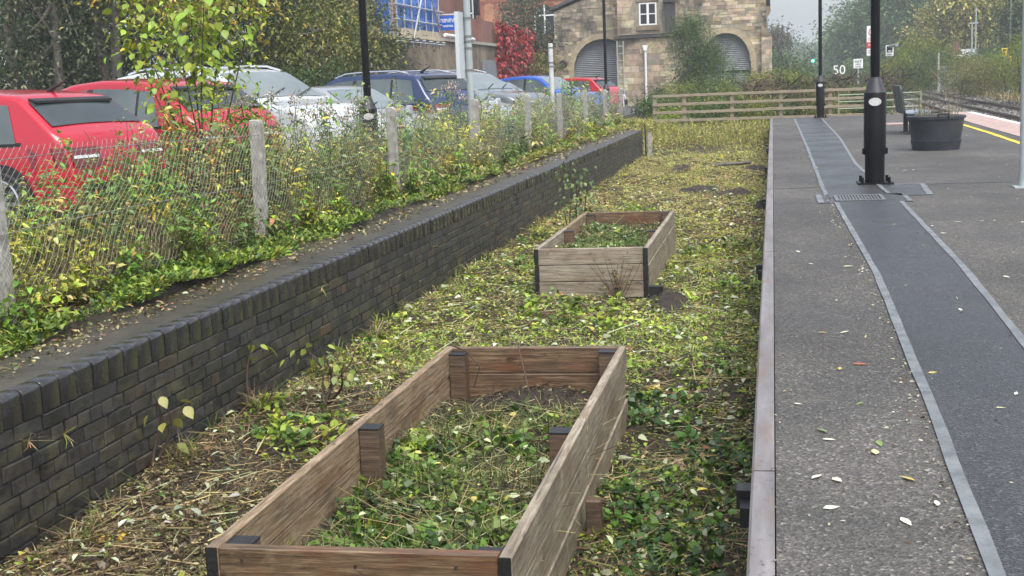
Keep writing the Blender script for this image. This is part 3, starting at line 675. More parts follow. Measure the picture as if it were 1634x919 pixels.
# kneeler, buttress at the right corner
MB().prism([(xr-.02, sz_(30, 1222)), (xr+.18, sz_(22, 1222)), (xr+.22, sz_(10, 1222)), (xr-.02, sz_(10, 1222))], 'y', YS-.05, YS+.5).build('kneeler', m_oldwall, shed)
bt = [s for s in stone_rows(lambda x, z: True, xr-.25, sx(1232), .5, sz_(58, 1225), YS, (.2, .3), (.3, .5), None)]
MB().bbox(xr-.25, sx(1232)-.01, YS-.25, YS+.6, .4, sz_(58, 1225)).build('buttress', m_smortar, shed); stone_parts(bt, YS-.25, shed, 'buttress_stone', False)
MB().prism([(xr-.25, sz_(58, 1225)), (sx(1233), sz_(58, 1225)), (xr-.1, sz_(42, 1225)), (xr-.25, sz_(42, 1225))], 'y', YS-.27, YS+.55).build('buttress_cap', m_oldwall, shed)
# two-storey dressed block in front of the gable
bx0, bx1 = sx(990), sx(1081); YB = YS-1.2; zled = sz_(57, 1035)
MB().bbox(bx0+.01, bx1-.01, YB+.006, YS-.02, zled+.05, sz_(-40, 1035)).build('upper_block', m_smortar, shed)
wx0, wx1, wz0, wz1 = sx(1021, YB), sx(1049, YB), sz_(40, 1035, YB), sz_(4, 1035, YB)
stone_parts(stone_rows(lambda x, z: not (wx0-.06 < x < wx1+.06 and wz0-.06 < z < wz1+.1), bx0, bx1-.62, zled+.12, sz_(-40, 1035), YB, (.3, .42), (.45, .95), None), YB, shed, 'ashlar_stone', False)
wn = MB(); wn.bbox(wx0, wx1, YB-.03, YB+.04, wz0, wz0+.07); wn.bbox(wx0, wx1, YB-.03, YB+.04, wz1-.07, wz1); wn.bbox(wx0, wx0+.08, YB-.03, YB+.04, wz0+.07, wz1-.07); wn.bbox(wx1-.08, wx1, YB-.03, YB+.04, wz0+.07, wz1-.07)
wm = (wx0+wx1)/2; wn.bbox(wm-.06, wm+.06, YB-.03, YB+.04, wz0+.07, wz1-.07); wn.bbox(wx0+.08, wm-.06, YB-.028, YB+.038, (wz0+wz1)/2-.025, (wz0+wz1)/2+.025); wn.bbox(wm+.06, wx1-.08, YB-.028, YB+.038, (wz0+wz1)/2-.025, (wz0+wz1)/2+.025)
wo = wn.build('window', m_white, shed)
for a, b in ((wx0+.08, wm-.06), (wm+.06, wx1-.08)):
    for c_, d_ in ((wz0+.07, (wz0+wz1)/2-.025), ((wz0+wz1)/2+.025, wz1-.07)): MB().bbox(a, b, YB-.005, YB+.01, c_, d_).build('pane', M('dark_window_glass', (.02, .022, .024), .08, .2, 3), wo)
MB().bbox(wx0-.16, wx1+.16, YB-.09, YB+.03, wz0-.26, wz0-.03).build('sill', m_oldwall, shed); MB().bbox(wx0-.12, wx1+.12, YB-.06, YB+.03, wz1+.04, wz1+.3).build('lintel', m_oldwall, shed)
px0, px1 = sx(1063, YB), sx(1079, YB)
MB().bbox(px0, px1, YB-.35, YB+.01, zled+.05, sz_(6, 1070)).build('pier', M('sooty_stone', (.05, .048, .045), .85, .35, 4, .5, 14), shed); MB().bbox(px0-.1, px1+.1, YB-.45, YB+.01, sz_(6, 1070), sz_(2, 1070)).build('pier_cap', MATS['sooty_stone'], shed)
YL = YS-2.6; lx0, lx1 = sx(985, YL), sx(1084, YL); zlt = sz_(60, 1035, YL)
MB().bbox(lx0, lx1, YL+.006, YB, .4, zlt).build('lean_to', m_smortar, shed)
stone_parts(stone_rows(lambda x, z: True, lx0, lx1, .5, zlt-.02, YL, (.24, .36), (.4, 1.0), None), YL, shed, 'ashlar_stone', False)
MB().prism([(lx0-.15, zlt), (lx1+.15, zlt+.02), (lx1+.15, zlt+.17), (lx0-.15, zlt+.13)], 'y', YL-.18, YS-.1).build('ledge', MATS['sooty_stone'], shed)
dx = sx(1030, YL); dp = MB().tube([(dx, YL-.1, sz_(80, 1030, YL)), (dx, YL-.1, .7)], .06, 10).build('downpipe', m_white, shed, True)
MB().prism([(dx-.15, sz_(72, 1030, YL)), (dx+.15, sz_(72, 1030, YL)), (dx+.07, sz_(81, 1030, YL)), (dx-.07, sz_(81, 1030, YL))], 'y', YL-.2, YL-.02).build('hopper', m_white, shed)
gx = sx(989, YL-.3); ld = MB()
for s in (-.16, .16): ld.tube([(gx+s, YL-.15, .7), (gx+s, YL-.15, sz_(66, 989, YL))], .035, 6)
for k in range(9): ld.tube([(gx-.16, YL-.15, 1+k*.36), (gx+.16, YL-.15, 1+k*.36)], .02, 6)
tag(ld.build('ladder', m_grey_paint), 'pale grey upright ladder fixed on the left corner of the stone lean-to', 'ladder')
o = MB().lathe([(.0, 0), (.22, 0), (.22, .06), (.16, .09), (0, .09)], (0, 0, 0), 20).build('round_plate', m_trim); o.rotation_euler = (R(90), 0, 0); q = PX(899, 102, YS-.02); o.location = q; tag(o, 'dark round iron tie plate on the rubble stone left of the arch', 'plate')

# orange brick hall behind
YH = 96.; hx0, hx1 = float(PX(765, 40, YH)[0]), float(PX(1010, 40, YH)[0])
hall = thing('brick_hall', 'tall orange brick hall with round-headed windows rising behind the stone shed', 'building', ((hx0+hx1)/2, YH, .6))
MB().bbox(hx0, hx1, YH, YH+14, .4, 17).build('wall', m_orbrick, hall)
MB().bbox(hx0-.3, hx1+.3, YH-.3, YH+14.3, 17, 17.5).build('roof', m_slate, hall)
m_dkbrick = M('dark_brick_trim', (.26, .085, .05), .8, .2, 4)
def arch_window(cx, zb, wd, hh, glass):
    n = 14; pts = [(cx-wd/2, zb), (cx+wd/2, zb)]+[(cx+wd/2*math.cos(a), zb+hh-wd/2+wd/2*math.sin(a)) for a in np.linspace(0, math.pi, n)]
    pts2 = [(cx-wd/2-.3, zb-.2), (cx+wd/2+.3, zb-.2)]+[(cx+(wd/2+.35)*math.cos(a), zb+hh-wd/2+(wd/2+.35)*math.sin(a)) for a in np.linspace(0, math.pi, n)]
    s = MB().prism(pts2, 'y', YH-.08, YH+.05).build('arch_surround', m_dkbrick, hall)
    w_ = MB().prism(pts, 'y', YH-.1, YH-.06).build('window', MATS['dark_window_glass'] if glass else m_orbrick, hall)
    if glass:
        for a in (0, 1, 2): MB().bbox(cx-wd/2+wd/2*a-.05, cx-wd/2+wd/2*a+.05, YH-.14, YH-.1, zb, zb+hh-(wd/2 if a != 1 else 0)).build('glazing_bar', m_white, w_)
        MB().bbox(cx-wd/2, cx+wd/2, YH-.139, YH-.101, zb+hh-wd/2-.05, zb+hh-wd/2+.05).build('glazing_bar', m_white, w_)
arch_window(float(PX(870, 40, YH)[0]), float(PX(870, 70, YH)[2]), 1.5, float(PX(870, 8, YH)[2]-PX(870, 70, YH)[2]), True)
for xq in (782, 922): arch_window(float(PX(xq, 40, YH)[0]), float(PX(xq, 60, YH)[2]), .8, float(PX(xq, 5, YH)[2]-PX(xq, 60, YH)[2]), False)
zz = float(PX(830, 2, YH)[2]); MB().bbox(hx0, hx1, YH-.12, YH+.02, zz, zz+.2).build('string_course', m_dkbrick, hall)
for (xa, ya, xb_, yb_) in ((798, 3, 801, 16), (793, 13, 801, 17), (805, 0, 809, 13), (801, 10, 809, 14)):
    a = PX(xa, yb_, YH); b = PX(xb_, ya, YH); MB().bbox(a[0], b[0], YH-.1, YH+.02, a[2], b[2]).build('brick_moulding', m_dkbrick, hall)

# roadside retaining wall, red-brick building, scaffold
RX = -12.6
def ry(x, y=70): return float(PXX(x, y, RX)[1])
def rz_(x, y): return float(PXX(x, y, RX)[2])
rw = thing('roadside_wall', 'stained stone and brick retaining wall behind the parked cars', 'wall', (RX, 50, .8))
ya, yb_, yc = ry(600), ry(793), ry(876)
zled2 = rz_(720, 67)
MB().bbox(RX-.8, RX, ya, yb_, .5, zled2).build('stone_face', m_oldwall, rw)
MB().bbox(RX-.8, RX+.12, ya, yb_, zled2, zled2+.12).build('ledge', m_concrete, rw)
zpar = rz_(768, 31); MB().bbox(RX-.7, RX-.1, ry(722), yb_, zled2+.12, zpar).build('brick_parapet', m_redbrick, rw)
zq0, zq1 = rz_(793, 40), rz_(868, 62)
MB().prism([(yb_+.003, .5), (yc, .5), (yc, zq1), (yb_+.003, zq0)], 'x', RX-.7, RX+.02).build('brick_face', m_redbrick, rw)
MB().prism([(yb_+.003, zq0), (yc, zq1), (yc, zq1+.12), (yb_+.003, zq0+.12)], 'x', RX-.8, RX+.1).build('coping', m_concrete, rw)
MB().bbox(RX+.001, RX+.04, ry(768), ry(790), .8, rz_(780, 96)).build('vent_panel', m_shutter, rw)
for xq in (744, 766): MB().bbox(RX-.1, RX+.1, ry(xq)-.12, ry(xq)+.12, zled2+.12, zpar+.15).build('pier', m_redbrick, rw)
MB().tube([(RX+.12, ry(706), rz_(706, 56)), (RX+.12, ry(752), rz_(752, 63))], .07, 8).build('pale_pipe', m_white, rw)
yv = np.linspace(ry(789), yc-.2, 10)
ivy = thing('red_creeper', 'crimson creeper hanging over the brick retaining wall', 'creeper', (RX, ry(830), .8))
fo = Fol(); n = 7000; u = RNG.uniform(0, 1, n)**1.15; yv = ry(789)+(yc-ry(789))*u
top = np.interp(yv, [yb_, yc], [zq0, zq1]); v = RNG.uniform(0, 1, n); z = top+.1+.22*np.sin(yv*3.1)*np.sin(yv*1.3+1)-(top-.9)*v
keep = (np.sin(yv*2.3)+np.sin(yv*5.1+2)+RNG.normal(0, .7, n)+1.2-v*1.3) > 0; yv, z = yv[keep], z[keep]; n = len(z)
P_ = np.stack([RX+.03+RNG.gamma(2, .06, n), yv, z], 1); D_ = np.stack([RNG.uniform(.1, .7, n), RNG.normal(0, .5, n), -RNG.uniform(.4, 1, n)], 1)
far = (yv-ry(789))/(yc-ry(789)); Cc = pick([((.38, .03, .035), 5), ((.24, .025, .025), 3.5), ((.4, .09, .06), 1.5), ((.12, .045, .03), 3)], n); Cc[(far > .6) & (RNG.uniform(0, 1, n) < .5)] = (.17, .16, .05)
fo.leaves(P_, D_, .22, .17, Cc, fine=False); fo.build('leaves', LEAF, ivy)
bb = thing('brick_building', 'red brick building with scaffold in front above the roadside wall', 'building', (RX-1, (ya+ry(735))/2, zled2))
BX = RX-1.1; by0, by1 = float(PXX(588, 40, BX)[1]), float(PXX(741, 40, BX)[1])
MB().bbox(BX-4, BX, by0, by1, .5, 11.5).build('wall', m_redbrick, bb); MB().bbox(BX-4.3, BX+.3, by0-.3, by1+.3, 11.5, 11.9).build('roof', m_slate, bb)
for xq, y0, y1 in ((604, 5, 21), (620, 10, 24)):
    p = PXX(xq, y1, BX); p2 = PXX(xq+5, y0, BX); o = MB().bbox(BX-.02, BX+.03, p[1], p2[1], p[2], p2[2]).build('window', MATS['dark_window_glass'], bb)
for xq in (751, 764):
    p = PXX(xq, 28, RX-.4); MB().bbox(RX-.6, RX-.35, p[1]-.14, p[1]+.14, zpar, zpar+5).build('post', m_trim, bb)
MB().bbox(RX-6, RX-.3, ry(738), ry(770), zpar+4.8, zpar+5.1).build('canopy', m_trim, bb)
sf = thing('scaffold', 'tube scaffold wrapped in blue sheeting on the red brick building', 'scaffold', (RX+.6, ry(680), zled2))
SX0, SX1 = RX+.15, RX+1.3; sy0, sy1 = float(PXX(634, 50, SX1)[1]), float(PXX(701, 50, SX1)[1]); zb = rz_(680, 72)
for k, yy in enumerate(np.linspace(sy0, sy1, 7)):
    MB().tube([(SX1, yy, zb-.25), (SX1, yy, zb+random.uniform(2.6, 4.5))], .03, 6).build('standard', m_tube, sf)
    if k % 2 == 0: MB().tube([(SX0, yy, zb-.2), (SX0, yy, zb+4)], .03, 6).build('standard', m_tube, sf)
    MB().tube([(SX0-.2, yy, zb-.06), (SX1+.2, yy, zb-.06)], .03, 6).build('transom', m_tube, sf)
for z in (zb-.12, zb+.55, zb+1.0, zb+1.75): MB().tube([(SX1+.06, sy0-.4, z), (SX1+.06, sy1+.4, z)], .03, 6).build('ledger', m_tube, sf)
MB().tube([(SX0-.3, sy0-.35, zb+1.75), (SX1+.1, sy0-.35, zb+1.75)], .03, 6).build('ledger', m_tube, sf)
MB().tube([(SX1+.1, sy0+1.5, zb), (SX1+.1, sy0+3.0, zb+1.7)], .03, 6).build('brace', m_tube, sf); MB().tube([(SX1+.1, sy1, zb+.2), (SX1+.1, sy1-1.6, zb+1.7)], .03, 6).build('brace', m_tube, sf)
MB().bbox(SX0-.1, SX1+.1, sy0-.3, sy1+.2, zb, zb+.05).build('deck', m_board, sf)
MB().bbox(SX1+.02, SX1+.05, sy0+.2, sy1+.1, zb+.05, zb+.3).build('toe_board', m_board, sf)
V = []; F = []; yg = np.linspace(sy0+.1, sy1, 40); zg = np.linspace(zb+.3, zb+1.72, 8)
for i, yy in enumerate(yg):
    for k, zz in enumerate(zg): V.append((SX1-.05+.04*math.sin(yy*5.5+k*.7)+.02*math.sin(k*2.1), yy, zz+.03*math.sin(yy*3)))
for i in range(39):
    for k in range(7): a = i*8+k; F.append((a, a+8, a+9, a+1))
MB()._add(V, F).build('sheet', m_bluesheet, sf)
MB().bbox(SX0, SX1-.1, sy0-.12, sy0-.1, zb+.1, zb+1.6).build('sheet', M('lilac_hoarding', (.3, .27, .36), .6, .15, 3), sf)
MB().bbox(SX1-.6, SX1-.2, sy0-.15, sy0-.125, zb+.1, zb+1.7).build('sheet', m_bluesheet, sf)
SGY = sy1+.15; p0, p1 = PX(702, 49, SGY), PX(728, 25, SGY)
sg = thing('contractor_sign', 'blue rectangular contractor sign with two white lines hung at the scaffold end', 'sign', ((p0[0]+p1[0])/2, SGY, p0[2]))
MB().bbox(p0[0], p1[0], SGY-.03, SGY+.03, p0[2], p1[2]).build('panel', m_bluesign, sg)
def marks(x0, x1, z0, z1, y, n, mat, parent):
    b = MB(); wd = (x1-x0)/n
    for k in range(n):
        a = x0+k*wd
        b.bbox(a+wd*.12, a+wd*.32, y-.012, y, z0, z1)
        if k % 3 != 1: b.bbox(a+wd*.32, a+wd*.85, y-.011, y, z1-(z1-z0)*.25, z1)
        if k % 2: b.bbox(a+wd*.32, a+wd*.8, y-.0105, y, z0+(z1-z0)*.4, z0+(z1-z0)*.6)
        if k % 3: b.bbox(a+wd*.62, a+wd*.84, y-.0115, y, z0, z1-(z1-z0)*.3)
    return b.build('lettering', mat, parent)
wd, ht = p1[0]-p0[0], p1[2]-p0[2]
marks(p0[0]+wd*.08, p1[0]-wd*.08, p0[2]+ht*.55, p0[2]+ht*.82, SGY-.035, 9, m_white, sg); marks(p0[0]+wd*.2, p1[0]-wd*.2, p0[2]+ht*.22, p0[2]+ht*.36, SGY-.035, 12, m_white, sg)
MB().tube([(p0[0]-.5, SGY+.06, p1[2]+.05), (p1[0]+.6, SGY+.06, p1[2]+.05)], .03, 6).build('hanger', m_tube, sg)

# ------------------------------------------------------------------ cars
def make_car(label, paint, L=4.35, Wd=1.8, H=1.47, prof='hatch', loc=(0, 0), heading=180., rails=False, glass_tint=None, black_roof=False):
    k = H/1.5
    if prof == 'hatch':
        pts = [(0, .52), (.03, .72), (.07, .9), (.13, 1.0), (.30, 1.12), (.62, 1.36), (.72, 1.43), (1.2, 1.48), (1.75, 1.5), (2.2, 1.47), (2.45, 1.41), (3.05, 1.05), (3.2, .99), (3.8, .92), (4.15, .8), (4.3, .62), (4.35, .45)]; rs, ws, belt, tum = (.27, .61), (2.42, 3.08), .92, .24
        wins = [((.62, .98), (.80, 1.02)), ((1.02, 1.85), (1.06, 1.80)), ((1.93, 2.95), (1.90, 2.45))]
    elif prof == 'suv':
        pts = [(0, .55), (.03, .8), (.08, .98), (.14, 1.06), (.22, 1.14), (.42, 1.40), (.5, 1.45), (1.0, 1.5), (1.8, 1.505), (2.35, 1.48), (2.6, 1.42), (3.15, 1.1), (3.3, 1.04), (3.95, .98), (4.2, .86), (4.32, .65), (4.35, .45)]; rs, ws, belt, tum = (.23, .42), (2.57, 3.17), .96, .18
        wins = [((.42, .95), (.55, .98)), ((1.0, 1.9), (1.03, 1.87)), ((1.98, 3.05), (1.95, 2.58))]
    elif prof == 'saloon':
        pts = [(0, .55), (.03, .8), (.08, .95), (.35, .98), (.6, 1.06), (1.15, 1.37), (1.5, 1.46), (2.0, 1.48), (2.3, 1.46), (2.5, 1.39), (3.1, 1.03), (3.25, .97), (3.85, .88), (4.15, .78), (4.3, .6), (4.35, .45)]; rs, ws, belt, tum = (.62, 1.15), (2.47, 3.13), .9, .24
        wins = [((.85, 1.15), (1.2, 1.3)), ((1.2, 1.9), (1.34, 1.86)), ((1.98, 2.98), (1.94, 2.48))]
    else:                                                   # van
        pts = [(0, .6), (.02, 1.2), (.05, 1.42), (.12, 1.48), (1.5, 1.5), (3.0, 1.5), (3.2, 1.45), (3.55, 1.1), (3.65, .98), (4.1, .85), (4.3, .7), (4.35, .45)]; rs, ws, belt, tum = (.035, .05), (3.2, 3.55), .95, .08
        wins = [((2.7, 3.45), (2.72, 3.18))]
    sL = L/4.35
    px_ = np.array([p[0]*sL for p in pts]); pz_ = np.array([p[1]*k for p in pts]); belt *= k
    S = np.unique(np.round(np.concatenate([np.linspace(0, .25*sL, 10), np.linspace(.25*sL, L-.3*sL, 54), np.linspace(L-.3*sL, L, 9)]), 4))
    def zt(s):
        z = np.interp(s, px_, pz_); 
        if .15 < s < L-.15: z = (2*z+np.interp(s-.05, px_, pz_)+np.interp(s+.05, px_, pz_))/4
        return float(z)
    def hw(s): q = abs(2*s/L-1); e = max(0, 1-s/.3)**2+max(0, 1-(L-s)/.45)**2; return Wd/2*(1-.07*q**3)*(1-.13*e)
    def ysd(s, z):
        if z < belt: return hw(s)*(.985-.05*((belt*.62-z)/belt)**2*4)
        return hw(s)*(.97-tum*(z-belt)/(H-belt))
    rows = []; lowz = lambda s: .2+.1*max(0, 1-s/.4)+.06*max(0, 1-(L-s)/.4)
    for s in S:
        t = zt(s); zl_ = lowz(s); r = min(.085, (t-zl_)*.35); half = []
        for z in np.linspace(zl_, t-r, 11): half.append((ysd(s, z), z))
        yc_ = half[-1][0]-r
        for a in (.4, .8, 1.2): half.append((yc_+r*math.cos(a), t-r+r*math.sin(a)))
        for fr in (.95, .6, .3, 0): half.append((yc_*fr, t+.022*(1-fr*fr)))
        rows.append([(s-L/2, -y, z) for y, z in half]+[(s-L/2, y, z) for y, z in half[-2::-1]])
    n = len(rows[0]); b = MB(); b._add([p for r_ in rows for p in r_], [(i*n+j, i*n+j+1, (i+1)*n+j+1, (i+1)*n+j) for i in range(len(rows)-1) for j in range(n-1)]+[(i*n, (i+1)*n, (i+1)*n+n-1, i*n+n-1) for i in range(len(rows)-1)]+[tuple(range(n))[::-1], tuple((len(rows)-1)*n+j for j in range(n))])
    root = thing('parked_car', label, 'van' if prof == 'van' else 'car', (0, 0, 0), None if prof == 'van' else 'cars parked behind the mesh fence')
    body = b.build('body', paint, root, True); body.data.set_sharp_from_angle(angle=R(60))
    for sd in (-1, 1):
        for (b0, b1), (t0, t1_) in wins:
            V = []; F = []
            for i in range(7):
                for j in range(5):
                    u, v = i/6, j/4; sb = (b0+(b1-b0)*u)*sL; stp = (t0+(t1_-t0)*u)*sL; s = sb+(stp-sb)*v
                    ztop = max(zt(stp)-.1, belt+.06); z = belt+.025+(ztop-belt-.025)*v; V.append((s-L/2, sd*(ysd(s, z)+.006), z))
            for i in range(6):
                for j in range(4): a = i*5+j; F.append((a, a+5, a+6, a+1))
            MB()._add(V, F).build('side_window', glass_tint or m_side, root, True)
        # dark surround below and between the windows
        V = []; F = []; s0, s1 = wins[0][0][0]*sL-.06, wins[-1][0][1]*sL+.05
        for i in range(24):
            s = s0+(s1-s0)*i/23
            for z in (belt-.005, belt+.035): V.append((s-L/2, sd*(ysd(s, z)+.004), z))
        for i in range(23): a = i*2; F.append((a, a+2, a+3, a+1))
        MB()._add(V, F).build('window_trim', m_trim if not rails else m_chrome, root)
        for i in range(len(wins)-1):
            (b0, b1), (t0, t1_) = wins[i]; (c0, _), (d0, _) = wins[i+1]; V = []
            for j in range(5):
                v = j/4
                for bq, tq in ((b1, t1_), (c0, d0)):
                    s = (bq+(tq-bq)*v)*sL; zt_ = max(zt(tq*sL)-.1, belt+.06); z = belt+.03+(zt_-belt-.03)*v; V.append((s-L/2, sd*(ysd(s, z)+.005), z))
            MB()._add(V, [(j*2, j*2+1, j*2+3, j*2+2) for j in range(4)]).build('pillar', m_trim, root)
        for xs_ in (.82*sL, L-.86*sL):                      # wheels
            wr = .325; yv_ = sd*(hw(xs_)-.02)
            o = MB().tube([(xs_-L/2, sd*(hw(xs_)-.12), wr), (xs_-L/2, sd*(hw(xs_)*.985+.004), wr)], wr+.07, 28).build('wheel_gap_shade', m_trim, root)  # black disc painted for the shaded gap around the wheel, body is uncut
            wh = MB(); wh.tube([(xs_-L/2, sd*(hw(xs_)-.2), wr), (xs_-L/2, yv_, wr), (xs_-L/2, sd*(hw(xs_)+.012), wr)], [wr, wr, wr-.03], 28); w_ = wh.build('wheel', m_tyre, root, True)
            rm = MB(); yo = sd*(hw(xs_)+.016)
            for q in range(10):
                a = q*math.pi/5; rm.box((xs_-L/2+math.cos(a)*.12, yo, wr+math.sin(a)*.12), (.24, .015, .035), ry=-a)
            rm.tube([(xs_-L/2, yo-sd*.008, wr), (xs_-L/2, yo+sd*.01, wr)], .055, 14)
            ring = [(xs_-L/2+math.cos(a)*.225, yo, wr+math.sin(a)*.225) for a in np.linspace(0, 2*math.pi, 29)]; rm.tube(ring, .014, 6); rm.build('rim', m_alloy, w_)
        # mirror, lamps, door seams, handle
        sm = ws[1]*sL-.1; mr = MB().lathe([(.0, -.06), (.07, -.05), (.085, 0), (.07, .06), (0, .07)], (sm-L/2, sd*(ysd(sm, belt)+.1), belt+.1), 12, .7, 1.1); mr.build('door_mirror', paint, root, True)
        V = []; zz_ = np.linspace(belt-.22, belt-.03, 5); 
        for z in zz_:
            sr = float(np.interp(z, pz_[:5], px_[:5]))
            for q in (0, 1, 2): 
                s = sr+(.02, .12, .42)[q]; V.append((s-L/2, sd*(min(ysd(s, z), ysd(s, min(z, zt(s)-.05)))+.007), z))
        MB()._add(V, [(j*3+q, j*3+q+1, j*3+q+4, j*3+q+3) for j in range(4) for q in range(2)]).build('tail_lamp', m_tail, root)
        V = []
        for z in zz_:
            sr = float(np.interp(z, pz_[:5], px_[:5]))
            for fr in (.38, .66, .93): V.append((sr-.012-L/2, sd*ysd(sr+.05, z)*fr, z))
        MB()._add(V, [(j*3+q, j*3+q+1, j*3+q+4, j*3+q+3) for j in range(4) for q in range(2)]).build('tail_lamp', m_tail, root)
        V = []; z1_, z2_ = belt-.14, belt-.11
        for z in (z1_, z2_):
            sr = float(np.interp(z, pz_[:5], px_[:5]))
            for fr in (.42, .66, .9): V.append((sr-.016-L/2, sd*ysd(sr+.05, z)*fr, z))
        MB()._add(V, [(0, 1, 4, 3), (1, 2, 5, 4)]).build('lamp_strip', m_head, root)
        V = []
        for z in np.linspace(.62*k, .78*k, 4):
            for ds in (.0, .12, .4):
                s = L-.06-ds-(z-.6)*.35; V.append((s-L/2, sd*(ysd(s, z)+.01), z))
        MB()._add(V, [(j*3+q, j*3+q+1, j*3+q+4, j*3+q+3) for j in range(3) for q in range(2)]).build('head_lamp', m_head, root)
        for s in (wins[-1][0][0]*sL-.04,)+((wins[1][0][0]*sL-.02,) if len(wins) > 2 else ()):
            V = []
            for z in np.linspace(.35, belt-.02, 7): V += [(s-.004-L/2, sd*(ysd(s, z)+.003), z), (s+.004-L/2, sd*(ysd(s, z)+.003), z)]
            MB()._add(V, [(j*2, j*2+1, j*2+3, j*2+2) for j in range(6)]).build('door_seam', m_trim, root)
            MB().box((s+.18-L/2, sd*(ysd(s, belt-.12)+.018), belt-.12), (.17, .025, .028)).build('door_handle', paint, root)
        if rails: MB().tube([(s-L/2, sd*(ysd(s, zt(s)-.05)-.10), zt(s)+.05-(.03 if i in (0, 7) else 0)) for i, s in enumerate(np.linspace(.7*sL, 2.5*sL, 8))], .018, 6).build('roof_bar', m_chrome, root, True)
    def screen(s0, s1, name, mat, inset=.07):
        V = []; ss = np.linspace(s0*sL, s1*sL, 9); ts = np.linspace(-1, 1, 11)
        for s in ss:
            t = zt(s); sl = (zt(s+.03)-zt(s-.03))/.06; nn = Vector((-sl, 1)).normalized()*.009
            wd_ = ysd(s, t-.06)-inset-.02
            for q in ts: V.append((s-L/2+nn.x, q*wd_, t+.022*(1-(q*.9)**2)+nn.y))
        return MB()._add(V, [(i*11+j, i*11+j+1, (i+1)*11+j+1, (i+1)*11+j) for i in range(8) for j in range(10)]).build(name, mat, root, True)
    screen(rs[0], rs[1], 'rear_window', glass_tint or m_glass, .07); wsn = screen(ws[0], ws[1], 'windscreen', m_screen)
    s = ws[1]*sL-.02
    if prof != 'van':
        for yy in (-.35, .25): MB().tube([(s-L/2+.04, yy, zt(s)+.03), (s-.16-L/2, yy+.5, zt(s-.16)+.045)], .009, 5).build('wiper', m_trim, root)
        sr = rs[1]*sL; V = [(sr-.06-L/2, -.56, zt(sr-.02)+.012), (sr-.06-L/2, .56, zt(sr-.02)+.012), (sr+.03-L/2, .58, zt(sr+.03)+.004), (sr+.03-L/2, -.58, zt(sr+.03)+.004)]
        MB()._add(V+[(p[0], p[1], p[2]+.024) for p in V], [(0, 1, 2, 3), (4, 5, 6, 7), (0, 1, 5, 4), (1, 2, 6, 5), (2, 3, 7, 6), (3, 0, 4, 7)]).build('rear_spoiler', m_trim, root)
        MB().tube([(.9*sL-L/2, 0, zt(.9*sL)+.02), (.82*sL-L/2, 0, zt(.82*sL)+.07), (.66*sL-L/2, 0, zt(.7*sL)+.16)], [.035, .02, .006], 6).build('aerial', m_trim, root)
    MB().box((-L/2+.0, 0, .42), (.03, Wd*.72, .16)).build('bumper_insert', m_trim, root); MB().box((L/2-.002, 0, .45), (.03, Wd*.6, .2)).build('grille', m_trim, root)
    root.location = (loc[0], loc[1], Z_TOP if len(loc) < 3 else loc[2]); root.rotation_euler = (0, 0, R(heading)); return root
def paint(name, c, rough=.25, metal=.0): return M(name, c, rough, .04, 2, metal=metal, coat=.8)
p_red = paint('red_car_paint', (.4, .004, .018)); p_red2 = paint('deep_red_car_paint', (.37, .005, .018)); p_white = paint('white_car_paint', (.5, .53, .55)); p_silver = paint('silver_car_paint', (.36, .38, .4), .3, .4)
p_grey = paint('grey_car_paint', (.16, .18, .19), .3, .4); p_blue = paint('navy_car_paint', (.008, .024, .085)); p_blue2 = paint('bright_blue_car_paint', (.02, .09, .42)); p_pale = paint('pale_silver_car_paint', (.44, .47, .49), .3, .3)
def park(xpx, ypx, Y, end, L): 
    """ground spot of a car whose fence-side end shows at photo column xpx, at distance Y"""
    X = float(PX(xpx, ypx, Y)[0]); return X
def spot(xpx, Y, L, tilt=0.): X = float(PX(xpx, 200, Y)[0]); return (X-L/2*math.cos(R(tilt)), Y+L/2*math.sin(R(tilt)))
make_car('bright red hatchback showing its tail lamp and wide rear window through the fence', p_red, 4.4, 1.76, 1.46, 'hatch', spot(192, 12.3, 4.4, 12), 180-12)
make_car('red hatchback with its side windows showing, second along from the first red car', p_red2, 4.3, 1.8, 1.56, 'hatch', spot(392, 14.9, 4.3, 17), 180-17)
make_car('white tall estate car with roof bars and pale windscreen beside the red hatchback', p_white, 4.75, 1.9, 1.72, 'suv', spot(566, 17.9, 4.75, 22), -22, True)
make_car('silver car with dark roof glass and low bonnet between white and navy cars', p_silver, 4.4, 1.8, 1.43, 'saloon', spot(697, 21.6, 4.4, 22), -22)
make_car('navy blue estate car with silver roof bars and a red tail lamp', p_blue, 4.6, 1.85, 1.62, 'suv', spot(736, 24.6, 4.6, 24), 156, True)
make_car('pale silver saloon with a sloping windscreen just past the navy car', p_pale, 4.4, 1.8, 1.45, 'saloon', spot(838, 27.3, 4.4, 22), -22)
make_car('charcoal estate car with silver roof bars standing behind the pale saloon', p_grey, 4.7, 1.86, 1.68, 'suv', spot(866, 29.9, 4.7, 22), -22, True)
make_car('silver hatchback with its bonnet behind the grey sign pole', p_silver, 4.2, 1.78, 1.46, 'hatch', spot(890, 32.8, 4.2, 22), -22)
make_car('bright blue car parked beside the left arch of the stone shed', p_blue2, 4.3, 1.8, 1.6, 'hatch', spot(958, 43.0, 4.3, 22), -22)
make_car('small red car partly behind the bright blue one near the shed', p_red, 3.9, 1.7, 1.5, 'hatch', spot(982, 49.0, 3.9, 22), 158)
make_car('white car low against the stone lean-to beside the small red car', p_white, 4.2, 1.75, 1.45, 'hatch', spot(1000, 53.0, 4.2), 0)
make_car('white car roof showing behind the nearest red hatchback', p_white, 4.3, 1.78, 1.5, 'hatch', (-14.6, 19.6), 180)
vx = PX(800, 40, 62.); make_car('white van roof showing above the creeper-covered road wall', p_white, 5.2, 2.0, 2.2, 'van', (-15.2, 66.5, 3.0), 90)

